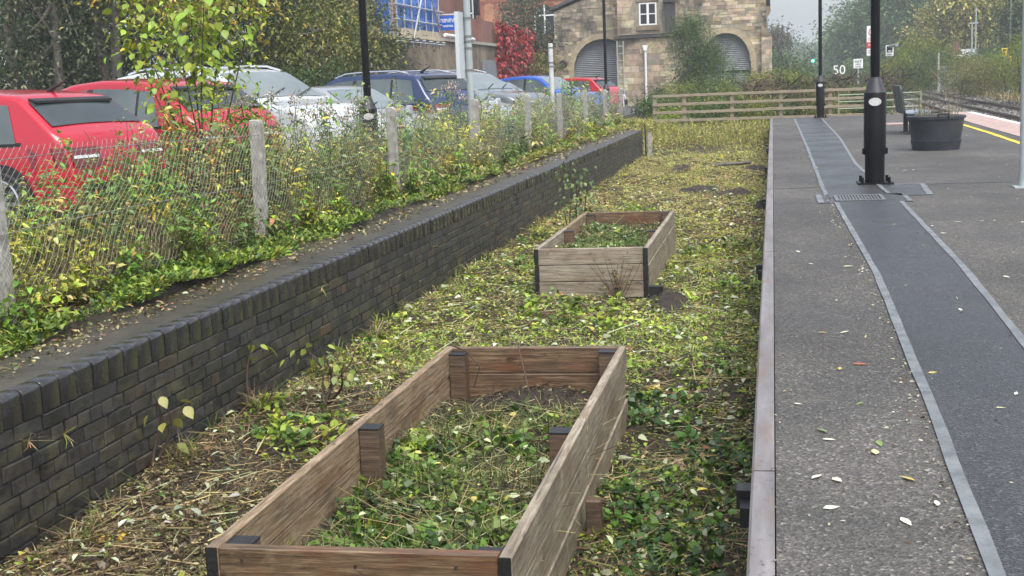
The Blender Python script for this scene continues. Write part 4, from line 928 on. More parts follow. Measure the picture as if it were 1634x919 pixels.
# ------------------------------------------------------------------ mesh fence and poles
FX = -4.47
cf = thing('mesh_fence', 'chain-link fence on pale concrete posts above the dark brick wall', 'fence', (FX, 20, Z_TOP))
for k, yy in enumerate((6.75, 10.7, 14.9, 19.35, 23.7, 27.4, 31.4, 35.2, 38.6)):
    h = 1.12+random.uniform(-.03, .03); o = MB().prism([(-.05, -.06), (.05, -.06), (.05, h-.03), (.03, h), (-.05, h)], 'y', -.05, .05).local('concrete_post', m_concrete, cf); bevel(o, .006)
    o.location = Vector((0, yy-20, 0)); 
    o.rotation_euler = (random.gauss(0, .012), random.gauss(0, .012), 0)
V = []; F = []; cell = .034; r = .0012; nz = int(1.02/(cell*1.05)); wy = 4.6; base = 0; wk = 0
ang = np.array([0, 2.094, 4.189])
while wy < 38.6:
    sag = .04*math.sin(wy*1.57+.5)*math.sin(wy*.4); j = np.arange(nz+1); zz = Z_TOP+.06+j*cell*1.05+.01*math.sin(wy*3)+sag*.4*j/nz
    yy = wy+np.where((j+wk) % 2, cell/2, -cell/2)+.006*np.sin(j*.9+wy*2); xx = FX+.055+.02*np.sin(wy*1.6+j*.35)
    ring = np.stack([xx[:, None]+r*np.cos(ang)*1.0, yy[:, None]+r*np.sin(ang), np.broadcast_to(zz[:, None], (nz+1, 3))], -1)
    V.append(ring.reshape(-1, 3)); i0 = base+np.arange(nz)[:, None]*3
    for a in range(3):
        b2 = (a+1) % 3; F.append(np.concatenate([i0+a, i0+b2, i0+3+b2, i0+3+a], 1))
    base += (nz+1)*3; wy += cell; wk += 1
V = np.concatenate(V)-np.array(wloc(cf)); tag(link('wire_mesh', npmesh('wire_mesh', V, np.concatenate(F)), m_galv, cf), kind='stuff')
for z in (.12, .55, .98): MB().tube([(FX+.06, y_, Z_TOP+z+.02*math.sin(y_)) for y_ in np.arange(4.6, 38.7, 1.)], .0028, 5).build('line_wire', m_galv, cf)
wf = thing('timber_fence', 'weathered timber post and rail fence closing off the far end of the bay', 'fence', (0, 41.5, .45))
fx0, fx1 = float(PX(1042, 180, 41.5)[0]), float(PX(1392, 160, 41.5)[0])
for xq in (1045, 1092, 1168, 1246, 1325, 1386):
    x = float(PX(xq, 170, 41.5)[0]); o = MB().bbox(x-.055, x+.055, 41.46, 41.58, .3, 1.62).build('post', m_rail, wf)
for k, yq in enumerate((154, 168, 180.5, 193.5, 208)):
    z = float(PX(1045, yq, 41.5)[2])
    xs_ = [fx0, (fx0*.52+fx1*.48)+.15*k, fx1]
    for a, b_ in zip(xs_[:-1], xs_[1:]): o = board(wf, (a, 41.425, z+random.uniform(-.015, .015)), (b_-.01, 41.425, z+random.uniform(-.015, .015)), .085, .04, m_rail, 'rail')
gt = thing('green_rail_gate', 'pale green tubular metal gate behind the far lamp post', 'gate', (2.2, 43.4, .8)); m_green = M('pale_green_paint', (.22, .29, .19), .5, .15, 5)
gx0, gx1 = float(PX(1338, 165, 43.4)[0]), float(PX(1392, 165, 43.4)[0])
for yq in (151, 162, 173): z = float(PX(1360, yq, 43.4)[2]); MB().tube([(gx0, 43.4, z), (gx1+1.5, 43.4, z)], .022, 8).build('rail', m_green, gt)
for x in (gx0, gx1, gx1+1.5): MB().tube([(x, 43.4, .5), (x, 43.4, float(PX(1360, 150, 43.4)[2])+.02)], .025, 8).build('upright', m_green, gt)

def lamp(label, x, y, z, hgt=6.):
    t = thing('lamp_post', label, 'lamp post', (x, y, z), 'tall black lamp posts')
    o = MB().bbox(x-.2, x+.2, y-.2, y+.2, z, z+.022).build('base_plate', m_black, t)
    for i in (-1, 1):
        for j in (-1, 1): MB().tube([(x+i*.15, y+j*.15, z+.022), (x+i*.15, y+j*.15, z+.085)], .02, 6).build('bolt', m_black, t)
    n = 16
    MB().lathe([(.112, .022), (.112, .34)], (x, y, z), n).build('base_skirt', m_black, t, True)
    MB().lathe([(.126, .34), (.126, 1.045), (.120, 1.055)], (x, y, z), n).build('base_column', m_black, t, True)
    for i in (-1, 1): MB().box((x+i*.128, y-.02, z+.38), (.03, .05, .07)).build('hinge_lug', m_black, t)
    MB().lathe([(.12, 1.055), (.062, 1.21), (.056, 1.23)], (x, y, z), n).build('cone', M('grey_black_paint', (.03, .031, .035), .4, .2, 6), t, True)
    MB().lathe([(.054, 1.23), (.05, hgt)], (x, y, z), 14).build('shaft', m_black, t, True)
    o = MB().lathe([(0, 0), (.062, 0), (.062, .006), (0, .006)], (0, 0, 0), 18, 1.15, .75).local('name_plate', M('pale_plate', (.5, .51, .5), .5, .15, 40), t); d = Vector((-x, -y, 0)).normalized()
    o.location = Vector((0, 0, .95))+d*.125; o.rotation_euler = (R(90), 0, math.atan2(d.x, -d.y)*1.0)
    MB().tube([(x, y, z+hgt-.05), (x+.35, y, z+hgt+.15), (x+.7, y, z+hgt+.2)], .035, 8).build('arm', m_black, t, True)
    MB().lathe([(.05, .05), (.16, 0), (.2, -.06), (.2, -.09)], (x+.85, y, z+hgt+.22), 18, 1.5, 1).build('lantern', m_black, t, True); return t
q = PZ(1397, 294, Z_TOP); lamp('tall black lamp post with pale oval plate standing in the dark trench patch', q[0], q[1]+.12, Z_TOP)
q = PZ(1305, 184, Z_TOP); lamp('black lamp post at the far end of the platform by the timber fence', q[0], 39.4, Z_TOP)
q = PX(585, 120, 17.6); lamp('black lamp post among the weeds in front of the silver car', -5.62, 17.6, Z_TOP)
q = PX(966, 100, 47.); lamp('slim black lamp post in front of the left arched shutter of the shed', q[0], 47., Z_TOP, 8)

def pole(name, label, cat, x, y, z0, z1, r, mat): 
    t = thing(name, label, cat, (x, y, z0)); MB().lathe([(r, 0), (r, z1-z0), (r*.7, z1-z0+.01)], (x, y, z0), 14).build('pole', mat, t, True); return t
q = PX(747, 60, 19.9); t = pole('sign_post', 'thick pale grey sign post with clamps beside a navy car', 'sign post', q[0], 19.9, Z_TOP, 6.5, .055, m_grey_paint)
x = q[0]; ztop = float(PX(735, 20, 19.9)[2]); zbt = float(PX(740, 125, 19.9)[2])
MB().bbox(x-.125, x-.062, 19.55, 20.25, zbt, ztop).build('sign_panel', M('pale_sign_back', (.5, .54, .56), .4, .08, 3), t)
for yq in (29, 58, 66, 77, 112): z = float(PX(740, yq, 19.9)[2]); MB().lathe([(.064, -.015), (.064, .015)], (x, 19.9, z), 14).build('clamp', M('dull_clamp', (.16, .17, .17), .5), t); MB().bbox(x-.13, x-.05, 19.87, 19.93, z-.012, z+.012).build('clamp', MATS['dull_clamp'], t)
q = PX(880, 120, 29.4); t = pole('short_post', 'short pale grey post with dark clamps in front of the red creeper', 'post', q[0], 29.4, Z_TOP, float(PX(879, 70, 29.4)[2]), .055, M('pale_post_paint', (.5, .51, .5), .5, .12, 5))
for yq in (76, 100, 106): z = float(PX(879, yq, 29.4)[2]); MB().lathe([(.062, -.02), (.062, .02)], (q[0], 29.4, z), 14).build('clamp', MATS['dull_clamp'], t)
t = pole('platform_pole', 'blue-grey steel pole at the platform side of the tub and bench', 'pole', 2.625, 14.6, Z_TOP, 5.5, .04, m_grey_paint); MB().bbox(2.53, 2.75, 14.49, 14.71, Z_TOP+.001, Z_TOP+.015).build('base_plate', m_grey_paint, t)
o = MB().bbox(-3.26, -3.17, 34.35, 34.43, -.1, .72).build('stub_post', m_concrete); tag(o, 'short pale wooden stub post at the end of the brick wall', 'post')
o = MB().tube([(-3.34, 34.6, 0), (-3.36, 34.62, .95)], .02, 6).build('iron_rod', m_trim); tag(o, 'thin dark iron rod standing at the end of the brick wall', 'rod')

# ------------------------------------------------------------------ tub, bench, signs
tq = (2.59, 21.9, Z_TOP)
t = thing('planter_tub', 'large dark grey round plastic planter tub on the platform', 'planter tub', tq)
MB().lathe([(.365, 0), (.37, .03), (.40, .16), (.385, .165), (.435, .5), (.46, .505), (.462, .545), (.43, .55), (.415, .5), (.40, .47)], tq, 36).build('tub', m_tub, t, True)
MB().lathe([(.0, .47), (.405, .475), (.405, .48), (0, .50)], tq, 24).build('soil', m_soil, t)
for s in (-1, 1):
    b = Vector(tq)+Vector((.08, s*.45, .52)); MB().tube([b+Vector((-.1, 0, 0)), b+Vector((-.1, s*.02, .07)), b+Vector((.06, s*.02, .07)), b+Vector((.06, 0, 0))], .016, 6).build('handle', m_trim, t)
pt = thing('dry_stems', 'thin dry stems growing from the dark round tub', 'plant', (tq[0], tq[1], Z_TOP+.48)); fo = Fol(); n = 60
an = RNG.uniform(0, 6.28, n); rr = RNG.uniform(.2, .36, n); A = np.stack([tq[0]+rr*np.cos(an), tq[1]+rr*np.sin(an), np.full(n, Z_TOP+.46)], 1); B = A+np.stack([RNG.normal(0, .06, n), RNG.normal(0, .06, n), RNG.uniform(.15, .62, n)], 1)
fo.stalks(A, B, .004, pick([((.2, .17, .1), 2), ((.1, .09, .05), 1)], n))
k = RNG.integers(0, n, 90); u = RNG.uniform(.3, 1, (90, 1)); fo.leaves(A[k]*(1-u)+B[k]*u, sph(90), .05, .014, pick([(STRAW, 2), (OLIVE, 2), (G_YEL, 2)], 90)); fo.build('stems', DRY, pt)
by = 27.2; bx = 2.62
t = thing('platform_bench', 'dark metal bench with a rounded perforated back behind the tub', 'bench', (bx+.2, by+.5, Z_TOP))
def rounded(y0, y1, z0, z1, r_, n=5):
    out = []
    for cy, cz, a0 in ((y1-r_, z0+r_, -90), (y1-r_, z1-r_, 0), (y0+r_, z1-r_, 90), (y0+r_, z0+r_, 180)):
        out += [(cy+r_*math.cos(R(a0+90*k/n)), cz+r_*math.sin(R(a0+90*k/n))) for k in range(n+1)]
    return out
for sidx in range(3):
    y0 = by+sidx*.56; b = MB().prism(rounded(y0, y0+.53, .42, 1.0, .09), 'x', -.022, .022)
    o = b.mesh('backrest'); o.transform(Matrix.Rotation(R(-9), 4, 'Y')); o.transform(Matrix.Translation(Vector((bx+.06, 0, Z_TOP))-wloc(t))); ob = link('backrest', o, m_bench, t)
    rp_ = MB().prism(rounded(y0+.05, y0+.48, .5, .94, .06), 'x', -.03, -.0221); o2 = rp_.mesh('backrest_panel'); o2.transform(Matrix.Rotation(R(-9), 4, 'Y')); o2.transform(Matrix.Translation(Vector((bx+.06, 0, Z_TOP))-wloc(t))); link('backrest_panel', o2, M('perforated_grey_metal', (.07, .085, .09), .5, .3, 60), ob)
    MB().prism([(bx+.0, Z_TOP+.44), (bx+.06, Z_TOP+.41), (bx+.5, Z_TOP+.43), (bx+.55, Z_TOP+.41), (bx+.55, Z_TOP+.44), (bx+.5, Z_TOP+.46), (bx+.08, Z_TOP+.44)], 'y', y0, y0+.53).build('seat', M('pale_blue_grey_metal', (.2, .25, .28), .4, .2, 30), t)
for yy in (by+.25, by+1.42):
    MB().bbox(bx+.1, bx+.19, yy-.05, yy+.05, Z_TOP, Z_TOP+.41).build('leg', m_trim, t); MB().bbox(bx+.03, bx+.27, yy-.09, yy+.09, Z_TOP+.001, Z_TOP+.014).build('foot', m_trim, t)
MB().bbox(bx+.11, bx+.18, by, by+1.65, Z_TOP+.37, Z_TOP+.41).build('beam', m_trim, t)
def text(body, size, loc, mat, parent, ext=.006, align='CENTER'):
    cu = bpy.data.curves.new('lettering', 'FONT'); cu.body = body; cu.size = size; cu.extrude = ext; cu.align_x = align; cu.align_y = 'CENTER'; cu.resolution_u = 3
    cu.materials.append(mat); o = bpy.data.objects.new('lettering', cu); COL.objects.link(o); o.parent = parent; o.location = Vector([float(v) for v in loc])-wloc(parent); me = bpy.data.meshes.new_from_object(o); COL.objects.unlink(o); bpy.data.objects.remove(o); o = link('lettering', me, mat, parent); o.location = Vector([float(v) for v in loc])-wloc(parent); o.rotation_euler = (R(90), 0, 0); return o
m_ink = M('black_lettering', (.02, .02, .022), .5); m_signred = M('sign_red', (.5, .06, .08), .5, .1)
def sign(name, label, xpx, y0, y1, wpx, Y, zbase, r_=.035):
    a = PX(xpx-wpx/2, y1, Y); b = PX(xpx+wpx/2, y0, Y); t = thing(name, label, 'sign', ((a[0]+b[0])/2, Y, zbase))
    MB().bbox(a[0], b[0], Y-.012, Y+.012, a[2], b[2]).build('panel', m_white, t)
    MB().tube([((a[0]+b[0])/2, Y+.05, zbase), ((a[0]+b[0])/2, Y+.05, b[2])], r_, 8).build('post', m_grey_paint, t)
    return t, a, b
t, a, b = sign('stop_marker_sign', 'white square board lettered HST on a thin post beyond the gate', 1369.5, 93.5, 109, 15, 55., .4)
cx = (a[0]+b[0])/2; hh = b[2]-a[2]; text('HST', hh*.42, (cx, 54.985, a[2]+hh*.7), m_ink, t); marks(cx-hh*.25, cx+hh*.25, a[2]+hh*.36, a[2]+hh*.46, 54.987, 8, m_ink, t); marks(cx-hh*.34, cx+hh*.34, a[2]+hh*.12, a[2]+hh*.2, 54.987, 12, m_ink, t)
t, a, b = sign('warning_sign', 'tall white sign with a red ring and red band behind the tall lamp post', 1393.5, 40.5, 89, 21, 46., .4)
cx = (a[0]+b[0])/2; ww = b[0]-a[0]; hh = b[2]-a[2]
MB().bbox(a[0]+.001, b[0]-.001, 45.982, 45.987, a[2]+hh*.245, a[2]+hh*.455).build('red_band', m_signred, t)
MB().tube([(cx+ww*.33*math.cos(q), 45.984, a[2]+hh*.79+ww*.33*math.sin(q)) for q in np.linspace(0, 6.283, 25)], .016, 5).build('red_ring', m_signred, t)
MB().box((cx, 45.984, a[2]+hh*.79), (ww*.62, .006, .028), ry=R(45)).build('red_bar', m_signred, t)
for fz, nn, mt in ((.56, 6, m_signred), (.5, 6, m_signred), (.15, 7, m_ink), (.08, 7, m_ink)): marks(a[0]+ww*.12, b[0]-ww*.12, a[2]+hh*fz, a[2]+hh*(fz+.035), 45.985, nn, mt, t)
marks(a[0]+ww*.12, b[0]-ww*.12, a[2]+hh*.32, a[2]+hh*.38, 45.98, 7, m_white, t)
t, a, b = sign('pictogram_sign', 'small grey sign with a dark square pictogram on a blue-grey post', 1419.5, 72, 89.5, 12.5, 42., .5, .045)
cx = (a[0]+b[0])/2; ww = b[0]-a[0]; hh = b[2]-a[2]
MB().bbox(a[0]+ww*.13, b[0]-ww*.13, 41.983, 41.988, a[2]+hh*.33, b[2]-hh*.08).build('dark_square', m_ink, t)
MB().lathe([(0, 0), (ww*.13, 0), (ww*.13, .004), (0, .004)], (0, 0, 0), 14).local('pictogram', m_white, t); o = t.children[-1]; o.data.transform(Matrix.Rotation(R(90), 4, 'X')); o.location = Vector((cx, 41.982, b[2]-hh*.27))-wloc(t)
MB().bbox(cx-ww*.2, cx+ww*.2, 41.978, 41.983, a[2]+hh*.4, a[2]+hh*.52).build('pictogram', m_white, t); marks(a[0]+ww*.15, b[0]-ww*.15, a[2]+hh*.08, a[2]+hh*.18, 41.987, 8, m_ink, t)
q = PX(1339, 112, 60.); t = thing('speed_sign', 'cut-out white numerals 50 on a dark bracket beside the track', 'sign', (q[0], 60., .4)); hh = 16.5*60/2048.
text('50', hh*1.18, (q[0], 60., q[2]), m_white, t, .02); MB().prism([(q[0]-.3, q[2]-hh*.5-.16), (q[0]+.3, q[2]-hh*.5-.02), (q[0]-.3, q[2]-hh*.5-.02)], 'y', 60.0, 60.03).build('bracket', m_trim, t); MB().tube([(q[0], 60.04, .3), (q[0], 60.04, q[2]-hh*.5)], .035, 8).build('post', m_trim, t)
q = PX(1297, 97, 190.); t = thing('green_signal', 'small railway signal showing a green light far down the line', 'signal', (q[0], 190, .3)); MB().tube([(q[0], 190.2, .3), (q[0], 190.2, q[2]+.6)], .09, 8).build('post', m_grey_paint, t); MB().bbox(q[0]-.35, q[0]+.35, 190, 190.1, q[2]-.5, q[2]+1.3).build('head', m_trim, t)
MB().tube([(q[0], 189.9, q[2]), (q[0], 190.0, q[2])], .2, 12).build('green_lamp', M('green_signal_light', (.1, 1, .55), .3, 0, 1, emit=6.), t)
q = PX(1603, 83, 74.); t = thing('yellow_speed_board', 'yellow tapering board with black marks beyond the tracks', 'sign', (q[0], 74., .8)); s = 74/2048.
MB().prism([(q[0]-4.5*s, q[2]+6*s), (q[0]+4.5*s, q[2]+6*s), (q[0]+2.2*s, q[2]-6*s), (q[0]-2.2*s, q[2]-6*s)], 'y', 73.98, 74.02).build('panel', m_yellow, t); MB().bbox(q[0]-2.6*s, q[0]+2.6*s, 73.96, 73.978, q[2]+2*s, q[2]+4*s).build('black_mark', m_ink, t); MB().bbox(q[0]-.8*s, q[0]+.8*s, 73.96, 73.978, q[2]-4.5*s, q[2]-1*s).build('black_mark', m_ink, t)
MB().tube([(q[0], 74.05, .6), (q[0], 74.05, q[2])], .04, 8).build('post', m_grey_paint, t)
q = PX(1611, 93, 76.); t = thing('yellow_plate', 'small square yellow plate beside the tapering yellow board', 'sign', (q[0], 76., .8)); MB().bbox(q[0]-.12, q[0]+.12, 75.98, 76.02, q[2]-.12, q[2]+.12).build('panel', m_yellow, t); MB().tube([(q[0], 76.05, .6), (q[0], 76.05, q[2])], .04, 8).build('post', m_grey_paint, t)
q = PX(1553, 80, 92.); t = thing('twin_pole', 'pair of pale tubular poles with a short crossbar behind the grey fence', 'pole', (q[0], 92., .8))
for dx_, yq in ((-.1, 38), (.14, 12)): MB().tube([(q[0]+dx_, 92, .6), (q[0]+dx_, 92, float(PX(1553, yq, 92.)[2]))], .05, 8).build('pole', m_grey_paint, t)
MB().tube([(q[0]-.3, 92, float(PX(1553, 37, 92.)[2])), (q[0]+.3, 92, float(PX(1553, 37, 92.)[2]))], .04, 6).build('crossbar', m_grey_paint, t)
q = PX(1612, 60, 95.); pole('thin_mast', 'thin grey-green mast above the yellow board', 'mast', q[0], 95., .6, float(PX(1610, -20, 95.)[2]), .05, m_grey_paint)
# grey panel fence and sheds across the line
pf = thing('palisade_fence', 'grey steel palisade fence along the scrubby bank', 'fence', (float(PX(1560, 120, 84.)[0]), 84., .8)); xa, xb_ = float(PX(1499, 120, 84.)[0]), float(PX(1612, 120, 84.)[0]); zt_ = float(PX(1550, 104, 84.)[2])
x = xa; m_pal = M('grey_palisade', (.23, .26, .28), .5, .15, 3)
while x < xb_: MB().bbox(x, x+.07, 84., 84.02, .8, zt_+random.uniform(-.03, .03)).build('pale', m_pal, pf); x += .13
for z in (1.3, zt_-.35): MB().bbox(xa, xb_, 84.02, 84.06, z, z+.06).build('rail', m_pal, pf)
MB().bbox(xa-.1, xa, 84., 84.1, .7, float(PX(1499, 84, 84.)[2])).build('post', m_concrete, pf)
q = PX(1545, 85, 98.); t = thing('trackside_hut', 'low white hut with a red-brown gable beside the twin poles', 'hut', (q[0], 98., .8)); zr_ = float(PX(1545, 78, 98.)[2]); MB().bbox(q[0]-.55, q[0]+.55, 97.5, 99.5, .6, zr_).build('wall', m_white, t)
MB().prism([(q[0]-1.2, float(PX(1530, 95, 98.)[2])), (q[0]-.6, float(PX(1530, 95, 98.)[2])), (q[0]-.6, float(PX(1530, 66, 98.)[2])), (q[0]-.8, float(PX(1530, 66, 98.)[2]))], 'y', 98, 99).build('gable', m_redbrick, t)
q = PX(1580, 88, 96.); o = MB().bbox(q[0]-2.2, q[0]+1.2, 95.8, 96.2, q[2]-.1, q[2]+.12).build('pale_pipe_run', m_white); tag(o, 'long pale horizontal roof edge behind the palisade fence', 'roof'); MB().bbox(q[0]-2.2, q[0]+1.2, 96.2, 98.5, .6, q[2]+.0).build('wall', m_redbrick, o)

# ------------------------------------------------------------------ trees
def tree(name, label, base, trunks, crowns, n_leaf, leaf, pal, group=None, cat='tree', clump=.5, trunk_mat=None, limb_r=.05, aspect=.55):
    """trunks: [(dx,dy,height,r)], crowns: [(cx,cy,cz,rx,ry,rz,weight)] relative to base"""
    t = thing(name, label, cat, base, group); base = np.array([float(q) for q in base]); tops = []
    for dx, dy, h, r_ in trunks:
        pts = []; rad = []; ph = random.uniform(0, 6)
        for k in range(7):
            u = k/6; pts.append(base+np.array([dx*u+.12*h*.1*math.sin(ph+u*4), dy*u+.012*h*math.cos(ph+u*5), h*u-.1*(k == 0)])); rad.append(r_*(1-.6*u)*(1.35 if k == 0 else 1))
        MB().tube(pts, rad, 9).build('trunk', trunk_mat or m_bark, t, True); tops.append(pts)
    fo = Fol(); limbs = MB(); wts = np.array([c[6] for c in crowns], float); wts /= wts.sum()
    for c, wt in zip(crowns, wts):
        nl = int(n_leaf*wt); nc = max(6, nl//45); cc = np.array(c[:3])+base; rad3 = np.array(c[3:6])
        cen = cc+sph(nc)*rad3*(RNG.uniform(.25, 1.0, (nc, 1))**.5)
        cen += RNG.normal(0, .08, cen.shape)*rad3
        for k in range(min(8, nc)):
            pts = random.choice(tops); p = pts[random.randint(3, 6)]; q = cen[k]; m = (np.array(p)+q)/2+np.array([0, 0, -.08*np.linalg.norm(q-p)]); limbs.tube([p, m, q], [limb_r, limb_r*.6, limb_r*.25], 5)
        k = RNG.integers(0, nc, nl); P = cen[k]+RNG.normal(0, 1, (nl, 3))*clump*np.array([1, 1, .7])*RNG.uniform(.5, 1.2, (nl, 1))
        ccol = pick(pal, nc, .35); C = np.clip(ccol[k]*RNG.uniform(.75, 1.25, (nl, 1)), 0, .9)
        D = norm(norm(P-cen[k])+sph(nl)*.8+np.array([0, 0, -.25])); L = leaf*RNG.uniform(.6, 1.3, nl)
        fo.leaves(P, D, L, L*aspect, C, fine=False)
    limbs.build('limbs', trunk_mat or m_bark, t, True); fo.build('crown', LEAF, t); return t
def bushy(name, label, base, r_, h, n, leaf, pal, group=None, cat='shrub', aspect=.4, clump=.18):
    return tree(name, label, base, [(random.uniform(-.2, .2)*r_, random.uniform(-.2, .2)*r_, h*.7, .03+.01*h)]*1, [(0, 0, h*.5, r_, r_, h*.52, 1.)], n, leaf, pal, group, cat, clump, m_stem, .02, aspect)
P_DARK = [((.04, .08, .022), 4), ((.06, .115, .03), 3), ((.1, .15, .05), 1.5)]; P_MID = [(G_MID, 3), (G_DARK, 2), ((.1, .14, .035), 2)]; P_YG = [(G_YEL, 3), ((.13, .16, .03), 3), ((.26, .25, .04), 1)]; P_GOLD = [((.4, .34, .035), 3), ((.28, .28, .035), 3), (GOLD, 1)]
P_HAZE = [((.08, .15, .045), 3), ((.06, .12, .04), 3), ((.13, .19, .05), 2)]; P_OL = [((.2, .21, .05), 3), ((.27, .24, .06), 2), ((.12, .15, .04), 2)]
def gp(xpx, Y, z=Z_TOP): q = PX(xpx, 120, Y); return (float(q[0]), Y, z)
tl = 'trees at the back of the car park'
tree('leafy_tree', 'dark evergreen tree mass at the left edge of the car park', gp(25, 30), [(0, 0, 6, .2), (1, .5, 5, .14)], [(0, 0, 3.6, 2.6, 2.2, 3.2, 3), (-2, 0, 2.2, 2.2, 2, 2.0, 2), (2.0, .5, 2.0, 1.3, 1.3, 1.6, 1)], 9000, .15, P_DARK, tl)
tree('leafy_tree', 'grey-green tree with pale drooping leaves left of the two bare trunks', gp(85, 28), [(.3, 0, 5.5, .12)], [(0, 0, 3.0, 1.5, 1.3, 2.4, 2), (.5, 0, 5, 2, 1.6, 1.6, 1)], 6500, .13, [((.09, .11, .05), 3), ((.05, .08, .03), 3), ((.16, .17, .09), 1)], tl)
tree('tall_trunk_tree', 'tall tree with a bare grey trunk rising behind the red hatchbacks', gp(166, 29), [(-.25, 0, 8, .17)], [(-.3, 0, 7.2, 2.4, 2, 2.0, 1)], 3500, .15, P_MID, tl)
tree('tall_trunk_tree', 'leaning bare trunk tree beside the tall grey trunk', gp(183, 28.5), [(.55, 0, 8, .15)], [(.6, 0, 7.2, 2.2, 2, 1.8, 1)], 3000, .15, P_MID, tl)
tree('leafy_tree', 'golden yellow-green tree above the white estate car', gp(300, 29), [(0, 0, 4, .12)], [(.2, 0, 4.4, 2.3, 1.8, 1.5, 3), (-1.5, 0, 4.6, 1.6, 1.4, 1.2, 1)], 7500, .13, P_GOLD, tl)
tree('leafy_tree', 'dark hollow tree standing behind the golden one', gp(225, 34), [(0, 0, 6, .2)], [(0, 0, 4.0, 3.2, 2.0, 3.4, 1), (3, 0, 3.5, 2.4, 2, 3, 1)], 9000, .17, P_DARK, tl)
tree('dark_conifer', 'dark conifer between the golden tree and the yellow-green bushes', gp(415, 33), [(0, 0, 8, .2)], [(0, 0, 3, 1.6, 1.6, 2.8, 2), (0, 0, 6, 1.3, 1.3, 2.5, 1)], 8000, .12, [((.018, .035, .014), 3), ((.03, .05, .018), 2)], tl, clump=.35, aspect=.3)
tree('leafy_tree', 'yellow-green bushy tree behind the windscreen of the white estate car', gp(500, 33), [(0, 0, 3, .1), (.4, 0, 3, .08)], [(0, 0, 2.4, 2.0, 1.6, 1.5, 2), (-1.0, 0, 2.0, 1.2, 1.2, 1.3, 1)], 9000, .11, [((.18, .19, .04), 3), ((.11, .14, .03), 3), ((.27, .24, .05), 1)], tl)
tree('leafy_tree', 'dull olive tree rising above the yellow-green bushes', gp(485, 37), [(0, 0, 7, .16)], [(0, 0, 5.4, 2.2, 1.6, 1.8, 1), (1.0, 0, 4.0, 1.3, 1.3, 1.0, .6)], 5000, .15, [((.09, .11, .04), 3), ((.13, .14, .05), 2)], tl)
tree('leafy_tree', 'mid green tree with mottled leaves beside the scaffold', gp(592, 35), [(0, 0, 3.2, .12)], [(-.15, 0, 2.4, .75, 1.0, 1.5, 2), (.25, 0, 1.2, .8, .8, .7, 1)], 6500, .1, [((.07, .1, .03), 3), ((.12, .14, .04), 2), ((.045, .07, .022), 2)], tl)
HL = ['dark shrub under the evergreen mass behind the first red hatchback', 'dark shrub at the foot of the grey-green drooping tree', 'dark shrub between the two bare trunks and the golden tree', 'dark shrub under the golden tree behind the white estate car', 'dark shrub behind the roof bars of the white estate car', 'dark shrub at the foot of the dark conifer', 'dark shrub at the foot of the yellow-green bushy tree', 'dark shrub behind the navy car left of the mottled tree']
for xq, lab in ((30, 'tall dark tree closing the far left behind the evergreen mass'), (120, 'tall dark tree closing the view behind the bare trunks'), (330, 'tall dark tree closing the view behind the golden tree')):
    tree('backdrop_tree', lab, gp(xq, 41), [(0, 0, 8, .25)], [(0, 0, 3.5, 4, 1.5, 3.2, 1), (0, 0, 7.5, 4, 1.5, 3, .7)], 9000, .22, [((.03, .05, .02), 3), ((.045, .07, .025), 2)], tl)
for k, xq in enumerate((60, 130, 200, 270, 340, 420, 480, 540)):
    bushy('hedge_shrub', HL[k], gp(xq, 31.5), 1.5, 2.0, 2200, .12, P_DARK, 'dark shrubs at the back of the car park')
tree('grey_tree', 'green grey-leaved tree in front of the orange brick hall', (float(PX(838, 60, 68.)[0])-1.2, 68., 3.6), [(0, 0, 2.6, .1)], [(1.2, 0, 2.2, .8, .8, 1.3, 2), (1.7, 0, .8, .8, .8, .8, 1)], 4500, .14, [((.07, .1, .045), 3), ((.12, .15, .08), 2), ((.04, .065, .03), 2)])
bushy('hedge_shrub', 'olive shrub between the red creeper and the stone shed', (float(PX(868, 90, 66.)[0]), 66.2, .8), 1.0, 3.0, 2200, .13, P_OL, aspect=.5)
tree('willow_tree', 'feathery green willow growing against the right arch of the shed', (float(PX(1112, 100, 64.)[0]), 64., .6), [(0, 0, 3.6, .07), (.4, 0, 3.0, .06), (-.3, 0, 3.2, .06)], [(-.1, 0, 2.6, 1.2, 1, 1.9, 3), (.75, 0, 1.7, 1.15, 1, 1.4, 2), (-.45, 0, 3.7, .7, .6, .9, .8)], 13000, .16, [((.07, .135, .03), 4), ((.11, .18, .045), 3), ((.045, .085, .02), 2)], aspect=.22, clump=.3)
gsh = 'shrubs between the timber fence and the shed'
shr = [(1068, 60, 1.1, 1.5, P_MID), (1100, 58, 1.2, 1.7, P_YG), (1135, 57, 1.2, 1.8, P_MID), (1165, 55, 1.0, 1.5, P_YG), (1195, 56, 1.2, 2.0, P_MID), (1228, 54, 1.2, 2.0, P_OL), (1262, 53, 1.2, 1.8, P_YG), (1290, 55, 1.1, 1.6, P_MID), (1318, 52, 1.0, 1.3, P_MID), (1345, 50, .9, 1.15, P_YG), (1373, 49, .8, 1.0, P_MID), (1395, 50, .8, 1.0, P_MID), (1050, 50, .9, 1.0, P_MID), (1095, 47, 1.0, .85, P_YG), (1150, 46, 1.1, .8, P_MID), (1205, 46, 1.0, .85, P_YG), (1255, 47, 1.0, .95, P_MID), (1310, 46.5, .9, .9, P_OL)]
SL = ['at the right corner of the stone lean-to', 'under the willow against the shed', 'at the foot of the willow by the right shutter', 'in front of the right arched shutter', 'between the right arch and the buttress', 'at the foot of the shed buttress', 'beyond the buttress and left of the far lamp post', 'behind the shaft of the far lamp post', 'just right of the far lamp post', 'below the white numerals 50', 'below the HST board', 'behind the cone of the tall lamp post', 'behind the left end post of the timber fence', 'behind the second post of the timber fence', 'behind the third post of the timber fence', 'behind the rails left of the fourth fence post', 'behind the fence rails left of the far lamp base', 'behind the far lamp base by the green gate']
